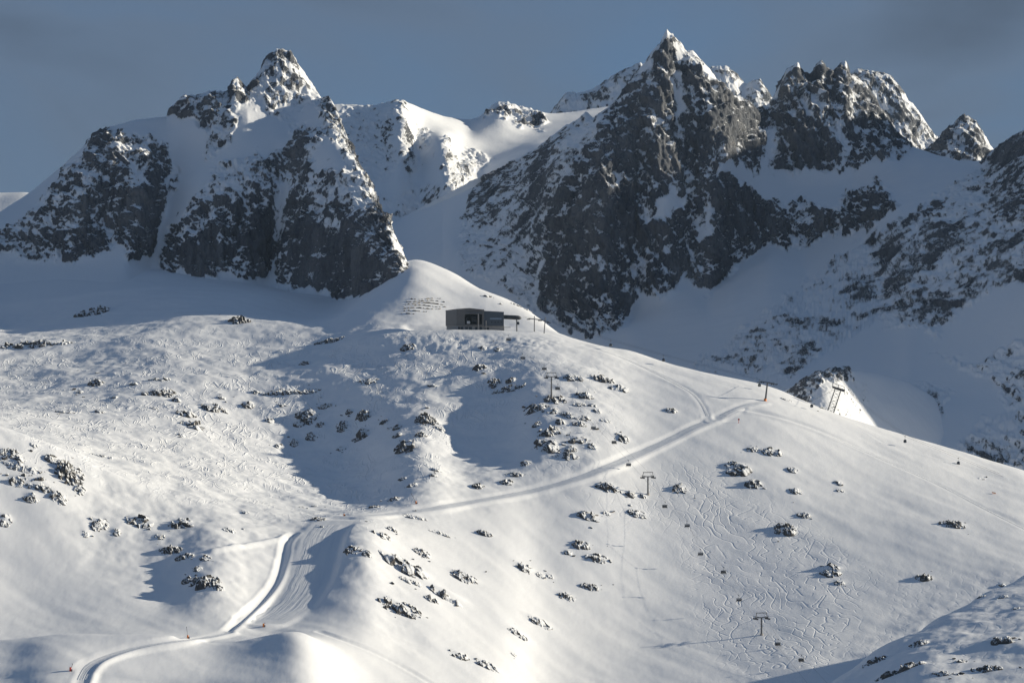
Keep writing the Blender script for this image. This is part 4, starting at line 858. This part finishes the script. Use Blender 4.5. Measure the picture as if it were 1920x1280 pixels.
# ------------------------------------------------------------------ chairlift
def grip_depth(px): return float(np.interp(px, [x for x, _ in CH_D], [d for _, d in CH_D]))
T_BASE = [(1034, 747, 40.0, 'chairlift tower standing in the rocks below the station'), (1215, 927, 33.0, 'middle chairlift tower just below the slanting road'), (1428, 1190, 32.0, 'lowest chairlift tower among the ski tracks')]
tower_pts = [hit(a, b) for a, b, _, _ in T_BASE]
CH_D = [(890, 2742.0)]+[(a, p.y) for (a, _, _, _), p in zip(T_BASE, tower_pts)]+[(1600, tower_pts[-1].y-150)]
LINE = Vector((tower_pts[2].x-tower_pts[0].x, tower_pts[2].y-tower_pts[0].y, 0)).normalized()
LRZ = math.atan2(LINE.y, LINE.x)                       # things on this lift face along their own +x
ARM = {}
def chair_tower(p, hpx, label):
    t = thing('chairlift_tower', label, 'lift tower', p, LRZ, 'chairlift towers'); H = hpx*p.y/F
    tube('mast', (0, 0, -2.0), (0, 0, H), 0.62, M_STEEL, t, 0.42, 12)
    tube('mast_foot', (0, 0, -1.5), (0, 0, 0.9), 1.1, M_CONC, t, 0.95, 12)
    ar = box('crossarm', -0.4, 0.4, -4.0, 4.0, H, H+0.6, M_STEEL, t)
    for s in (-1, 1):
        g = box('sheave_train', -3.6, 3.6, 3.75*s-0.22, 3.75*s+0.22, H-0.35, H-0.02, M_DARK, t)
        for k in range(6):
            bm = bmesh.new(); xx = -3.1+k*1.24; tube_bm(bm, (xx, 3.75*s-0.28, H-0.55), (xx, 3.75*s+0.28, H-0.55), 0.34, n=10); obj('wheel', bm, M_DARK, g)
        tube('catwalk_rail', (-3.4, 3.1*s, H+0.9), (3.4, 3.1*s, H+0.9), 0.12, M_STEEL, t)
        tube('frame_post', (0, 3.6*s, H+0.59), (0, 3.0*s, H+3.0), 0.2, M_STEEL, t)
    tube('lifting_beam', (0, -3.4, H+3.0), (0, 3.4, H+3.0), 0.22, M_STEEL, t)
    bm = bmesh.new()
    for s in (-0.25, 0.25): tube_bm(bm, (-0.75, s, 0.8), (-0.6, s, H), 0.05, n=4)
    k = 1.0
    while k < H: tube_bm(bm, (-0.72, -0.25, k), (-0.72, 0.25, k), 0.04, n=4); k += 0.8
    obj('ladder', bm, M_STEEL, t)
    for s in (-1, 1): ARM[(round(p.y, 1), s)] = p+Vector((-LINE.y*3.75*s, LINE.x*3.75*s, H-0.2))
for (a, b, hpx, lab), p in zip(T_BASE, tower_pts): chair_tower(p, hpx, lab)

def make_chair():
    """Six-seat chair hung from its grip at the origin; the seat faces along +x, its width along y."""
    t = thing('chairlift_chair', 'x', 'lift chair'); hw = 1.65
    tube('hanger', (0, 0, 0.0), (-0.25, 0, -2.0), 0.09, M_STEEL, t, 0.08, 6)
    box('grip', -0.45, 0.45, -0.16, 0.16, -0.12, 0.28, M_DARK, t)
    fr = tube('carrier_frame', (-0.25, -hw, -2.0), (-0.25, hw, -2.0), 0.09, M_STEEL, t)
    for s in (-1, 1): run('side_frame', [(-0.25, s*hw, -2.0), (-0.55, s*hw, -2.7), (-0.35, s*hw, -3.5), (0.35, s*hw, -3.6)], 0.07, M_STEEL, t)
    for k in range(6):
        y = -hw+0.275+k*0.55
        box('seat', -0.35, 0.35, y-0.25, y+0.25, -3.56, -3.40, M_SEAT, t, 0.03)
        bm = bmesh.new(); bmesh.ops.create_cube(bm, size=1)
        for v in bm.verts: v.co = Vector((-0.38+v.co.x*0.12-0.22*(v.co.z+0.5), y+v.co.y*0.5, -3.05+v.co.z*0.72))
        obj('backrest', bm, M_SEAT, t)
    rng_ = []; bm = bmesh.new()                      # raised weather hood behind the heads
    for k in range(7):
        an = R(100+k*16); rng_.append([bm.verts.new((-0.1+0.85*math.cos(an), s*hw*0.98, -2.55+0.85*math.sin(an))) for s in (-1, 1)])
    for A, B in zip(rng_, rng_[1:]): bm.faces.new((A[0], A[1], B[1], B[0]))
    o = obj('weather_hood', bm, M_HOOD, t); sm = o.modifiers.new('solid', 'SOLIDIFY'); sm.thickness = 0.05
    tube('footrest', (0.75, -hw*0.9, -4.0), (0.75, hw*0.9, -4.0), 0.06, M_STEEL, t)
    for s in (-1, 1): tube('footrest_arm', (0.35, s*hw*0.9, -3.5), (0.75, s*hw*0.9, -4.0), 0.05, M_STEEL, t)
    return t
CHAIRS = [(953, 637, -1, 'topmost lift chair just below the station bank'), (980, 672, -1, 'second lift chair down from the station'), (1020, 692, -1, 'lift chair hanging just above the upper chairlift tower'), (1046, 729, 1, 'lift chair beside the mast of the upper chairlift tower'), (1112, 803, -1, 'lift chair over the rocks above the slanting road'), (1152, 830, 1, 'lift chair nearest above the slanting road'), (1178, 872, -1, 'lift chair just below the slanting road'), (1247, 950, 1, 'first lift chair below the middle tower'), (1288, 986, -1, 'second lift chair below the middle tower'), (1313, 1039, -1, 'third lift chair below the middle tower'), (1357, 1073, 1, 'fourth lift chair below the middle tower'), (1385, 1125, -1, 'lift chair just above the lowest tower'), (1459, 1208, 1, 'lift chair just below the lowest tower'), (1503, 1238, 1, 'lowest lift chair near the bottom edge')]
ch0 = make_chair(); GRIPS = {-1: [], 1: []}
for k, (a, b, side, lab) in enumerate(CHAIRS):
    o = ch0 if k == 0 else copy_tree(ch0)
    d = grip_depth(a)+side*2.0; s = d/F
    g = Vector(((a-CX)*s, d, (CY-b)*s+3.1))
    o.location = g; o.rotation_euler = (0, 0, LRZ+(math.pi if side < 0 else 0)); o['label'] = lab; o['group'] = 'chairs on the chairlift'
    GRIPS[side].append(g)
for side in (-1, 1):
    top = Vector((X(888)+st.location.x+side*3.2, D0+4, zb+Z(594.5)))
    pts = [top]+GRIPS[side]+[v for (y_, s_), v in ARM.items() if s_ == side]
    pts = sorted(pts, key=lambda v: v.x)
    e = pts[-1]; pts.append(e+(pts[-1]-pts[-3]).normalized()*120)
    o = run('haul_rope', pts, 0.035, M_DARK); o['label'] = 'thin haul rope carrying the %s row of lift chairs' % ('left hand' if side < 0 else 'right hand'); o['category'] = 'cable'; o['group'] = 'lift cables'

# ------------------------------------------------------------------ gondola
def make_cabin():
    t = thing('gondola_cabin', 'x', 'gondola cabin')
    prof = [(-1.0, 0.62), (-0.92, 0.80), (-0.45, 0.96), (0.25, 1.0), (0.85, 0.90), (1.12, 0.62), (1.2, 0.3)]
    def shell(lo, hi, grow):
        bm = bmesh.new(); rings = []
        for z, r_ in prof:
            if z < lo-1e-6 or z > hi+1e-6: continue
            rings.append([bm.verts.new((grow*r_*0.98*math.copysign(abs(math.cos(a))**0.55, math.cos(a)), grow*r_*0.9*math.copysign(abs(math.sin(a))**0.55, math.sin(a)), z-3.3)) for a in [2*math.pi*k/16 for k in range(16)]])
        for A, B in zip(rings, rings[1:]):
            for k in range(16): bm.faces.new((A[k], A[(k+1) % 16], B[(k+1) % 16], B[k]))
        bm.faces.new(rings[0][::-1]); bm.faces.new(rings[-1])
        return bm
    obj('cabin_shell', shell(-1.0, 1.2, 1.0), M_CABIN, t, True)
    obj('window_band', shell(-0.45, 0.85, 1.015), M_GLASS, t, True)
    run('hanger', [(0, 0, -2.1), (0, 0.0, -1.2), (0, 0.12, -0.5), (0, 0, 0)], 0.09, M_STEEL, t)
    box('grip', -0.5, 0.5, -0.18, 0.18, -0.1, 0.25, M_DARK, t); box('door', 0.93, 1.0, -0.45, 0.45, -4.15, -2.6, M_DARK, t)
    box('ski_rack', -1.06, -0.98, -0.4, 0.4, -3.9, -3.1, M_STEEL, t)
    return t
CABS = [(1145, 647, 2712, 'gondola cabin farthest left on the skyline crest'), (1244, 675, 2696, 'gondola cabin over the crest between station and mast'), (1424, 722, 2652, 'gondola cabin just left of the single mast'), (1522, 761, 2628, 'gondola cabin between the single mast and the lattice tower'), (1697, 827, 2590, 'gondola cabin right of the lattice tower'), (1797, 868, 2570, 'gondola cabin nearest the right edge')]
c0 = make_cabin(); GG = []
for k, (a, b, d, lab) in enumerate(CABS):
    o = c0 if k == 0 else copy_tree(c0); s = d/F
    g = Vector(((a-CX)*s, d, (CY-b)*s+3.3)); o.location = g; o.rotation_euler = (0, 0, R(-14)); o['label'] = lab; o['group'] = 'cabins on the gondola line'; GG.append(g)
o = copy_tree(c0); o.location = (X(971.3)+st.location.x, D0+6.2, zb+Z(606)+3.3); o['label'] = 'gondola cabin hanging at the station loading canopy'; o['group'] = 'cabins on the gondola line'

def px_to(px, py, d): return Vector(at(np.float64(px), np.float64(py), np.float64(d)))
# two T-shaped poles by the station
def tee(pxb, pyb, pxt, pyt, arm0, arm1, d, label):
    b = px_to(pxb, pyb, d); t = thing('cable_support_pole', label, 'lift pole', b, 0, 'T-shaped poles beside the station')
    tp = px_to(pxt, pyt, d)-b; a0 = px_to(*arm0, d)-b; a1 = px_to(*arm1, d)-b
    tube('mast', (0, 0, -3), tp, 0.42, M_STEEL, t, 0.3, 10); tube('crossarm', a0, a1, 0.34, M_STEEL, t)
    for q in (a0, a1):
        g = box('sheave_train', q.x-1.3, q.x+1.3, q.y-1.6, q.y+1.6, q.z-0.55, q.z-0.2, M_DARK, t)
        for k in (-0.9, 0, 0.9): tube('wheel', (q.x+k, q.y-0.3, q.z-0.75), (q.x+k, q.y+0.3, q.z-0.75), 0.3, M_DARK, g, None, 10)
    return a0+b, a1+b
pa = tee(1002, 622.5, 1002, 592.5, (991, 597.0), (1012.5, 599.4), 2752, 'upright T-shaped pole nearest the station')
pb = tee(1019.5, 626.5, 1022.5, 594.5, (1012.8, 599.6), (1029, 603.6), 2744, 'slightly tilted T-shaped pole farther from the station')
# single mast with an orange pad
pm = hit(1434.5, 751)
t = thing('gondola_mast', 'single grey gondola mast with an orange padded foot', 'lift tower', pm); s = pm.y/F
topm = Vector((4.5*s, 0, 34*s)); tube('mast', (0, 0, -2), topm, 0.75, M_STEEL, t, 0.5, 12)
tube('foot_pad', (0, 0, -0.6), (0.2, 0, 1.4), 1.2, M_ORANGE, t, 0.9, 12)
tube('crossarm', topm+Vector((-4.8, 0.6, 0.7)), topm+Vector((4.8, -0.6, -0.7)), 0.35, M_STEEL, t)
for q in (-4.6, 4.6):
    g = box('sheave_train', topm.x+q-2.4, topm.x+q+2.4, -0.3, 0.3, topm.z-0.14*q-0.5, topm.z-0.14*q-0.15, M_DARK, t)
    for k in (-1.8, -0.6, 0.6, 1.8): tube('wheel', (topm.x+q+k, -0.35, topm.z-0.14*q-0.7), (topm.x+q+k, 0.35, topm.z-0.14*q-0.7), 0.34, M_DARK, g, None, 10)
# lattice tower
pl = hit(1557, 770); s = pl.y/F
t = thing('lattice_tower', 'tall leaning steel lattice tower on the crest at right', 'lift tower', pl); Hh = 42*s
corner = [(-5.6*s, -1.6), (5.6*s, -1.6), (5.6*s, 2.2), (-5.6*s, 2.2)]
topc = [(9.2*s, -1.3), (20.0*s, -1.3), (20.0*s, 1.5), (9.2*s, 1.5)]
def lc(i, f): return Vector((corner[i][0]*(1-f)+topc[i][0]*f, corner[i][1]*(1-f)+topc[i][1]*f, -0.8+(Hh+0.8)*f-0.28*(corner[i][0]*(1-f)+(topc[i][0]-14.6*s)*f)))
for i in range(4):
    lg = tube('leg', lc(i, -0.06), lc(i, 1.0), 0.24, M_STEEL, t, 0.2); tube('footing', lc(i, -0.07), lc(i, 0.03), 0.5, M_CONC, lg)
NB = 7
for i in range(4):
    j = (i+1) % 4
    for k in range(NB):
        a, b = (i, j) if k % 2 else (j, i)
        tube('brace', lc(a, k/NB), lc(b, (k+1)/NB), 0.10, M_STEEL, t, None, 5)
cz = lc(0, 1.0)
hd = prism('head_frame', [(topc[0][0]-2, -2.2), (topc[1][0]+2.4, -2.2), (topc[1][0]+2.4, 2.2), (topc[0][0]-2, 2.2)], Hh-1.2, [Hh+1.9, Hh-1.0, Hh-1.0, Hh+1.9], M_DARK, t)
for v in hd.data.vertices[:4]: v.co.z = hd.data.vertices[v.index+4].co.z-1.2
for f, q in ((0.0, 1.9), (0.5, 0.4), (1.0, -1.0)):
    xx = topc[0][0]-1.8+f*(topc[1][0]-topc[0][0]+4.0); tube('head_post', (xx, 0, Hh+q-0.6), (xx, 0, Hh+q+2.6), 0.18, M_STEEL, t)
tube('head_rail', (topc[0][0]-1.8, 0, Hh+4.3), (topc[1][0]+2.2, 0, Hh+1.5), 0.16, M_STEEL, t)
for q in (-1, 1):
    g = box('sheave_train', topc[0][0]-2.2, topc[1][0]+2.6, q*2.6-0.2, q*2.6+0.2, Hh+0.5, Hh+0.9, M_DARK, t)
    for v in g.data.vertices: v.co.z -= 0.30*(v.co.x-14.6*s)
    for k in range(4): tube('wheel', (topc[0][0]-1.2+k*2.2, q*2.6-0.3, Hh+0.4-0.30*(topc[0][0]-1.2+k*2.2-14.6*s)), (topc[0][0]-1.2+k*2.2, q*2.6+0.3, Hh+0.4-0.30*(topc[0][0]-1.2+k*2.2-14.6*s)), 0.32, M_DARK, g, None, 10)
tl = pl+Vector((14.6*s, 0, Hh+1.0))
gpts = [px_to(977, 594.5, D0+8), pa[0], pa[1], pb[1]]+GG[:3]+[pm+topm+Vector((0, 0, -0.2))]+[GG[3], tl]+GG[4:]+[px_to(1990, 938, 2535)]
o = run('haul_rope', gpts, 0.05, M_DARK); o['label'] = 'gondola haul rope along the crest with the cabins'; o['category'] = 'cable'; o['group'] = 'lift cables'
g2 = [p+Vector((1.5, 6.5, 0.6)) for p in gpts]
o = run('haul_rope', g2, 0.05, M_DARK); o['label'] = 'second gondola rope just behind the cabin rope'; o['category'] = 'cable'; o['group'] = 'lift cables'

# ------------------------------------------------------------------ snow lances, markers, net, terraces
def lance(px, py, hpx, lean, label, mat=M_ORANGE, fat=1.0):
    p = hit(px, py); s = p.y/F; t = thing('snow_lance', label, 'snow lance', p, 0, 'orange padded snow lances')
    tube('padding', (0, 0, -0.5), (0, 0, 1.7*fat), 0.48*fat, mat, t, 0.42*fat, 10); tube('hydrant_box', (0.7, 0, -0.3), (0.7, 0, 0.9), 0.35, M_STEEL, t)
    if hpx:
        tp = Vector((lean*s, 0, hpx*s)); tube('lance_pole', (0, 0, 0.5), tp, 0.09, M_STEEL, t); tube('nozzle_head', tp, tp+Vector((-0.2, 0, 0.5)), 0.16, M_DARK, t)
lance(780, 944, 18, -8, 'orange snow lance beside the road above the hollow mouth'); lance(645, 967, 0, 0, 'short orange post at the top of the piste', fat=0.8)
lance(352, 1196, 20, -2, 'orange snow lance on the bottom left track edge'); lance(132, 1257, 12, 4, 'red orange lance at the left bend of the bottom track', M_RED, 1.1); lance(494, 1174, 6, 3, 'orange post at the foot of the piste')
p = hit(1385, 793); t = thing('piste_marker', 'red marker pole below the piste junction', 'marker pole', p); tube('pole', (0, 0, -0.4), (0.1, 0, 3.0), 0.16, M_RED, t); tube('flag_disc', (0.1, -0.1, 2.5), (0.1, 0.1, 2.5), 0.6, M_RED, t, None, 14)
na = hit(1860, 925); nb_ = hit(1867, 926.5)
t = thing('safety_net', 'low orange safety net beside the right edge track', 'safety net', na)
for k in range(4):
    q = (nb_-na)*(k/3); z = ground(na.x+q.x, na.y+q.y)-na.z; tube('post', (q.x, q.y, z-0.3), (q.x, q.y, z+1.5), 0.07, M_STEEL, t)
run('net', [((nb_-na).x*k/6, (nb_-na).y*k/6, ground(na.x+(nb_-na).x*k/6, na.y+(nb_-na).y*k/6)-na.z+0.8) for k in range(7)], 0.3, M_ORANGE, t)
# stepped stone terraces above the station
org = hit(800, 575)
t = thing('stone_terraces', 'stepped brown stone terraces on the bright bank above the station', 'retaining wall', org)
rr_ = random.Random(5)
for k, (x0, x1, y0) in enumerate(((770, 826, 560), (762, 834, 564.5), (760, 840, 569), (757, 838, 573.5), (755, 826, 578), (753, 800, 583), (752, 778, 588))):
    n_ = int((x1-x0)/2.6); bm = bmesh.new(); prev = None; rows_ = []
    for i in range(n_+1):
        u = x0+(x1-x0)*i/n_; c = hit(u, y0+1.2*math.sin(u*0.09+k)+0.004*(u-790)**2*(0.15))-org
        hgt = rr_.uniform(0.15, 0.7) if rr_.random() > 0.35 else -0.3
        rows_.append([bm.verts.new(c+Vector((0, -0.9, -0.6))), bm.verts.new(c+Vector((0, -0.8+rr_.uniform(-.2, .2), hgt))), bm.verts.new(c+Vector((0, 0.6, hgt+0.1))), bm.verts.new(c+Vector((0, 1.0, -0.6)))])
    for A, B in zip(rows_, rows_[1:]):
        for q in range(3): bm.faces.new((A[q], A[q+1], B[q+1], B[q]))
    bm.faces.new(rows_[0]); bm.faces.new(rows_[-1][::-1])
    obj('ledge', bm, M_ROCK if k % 2 else M_WOODY, t)
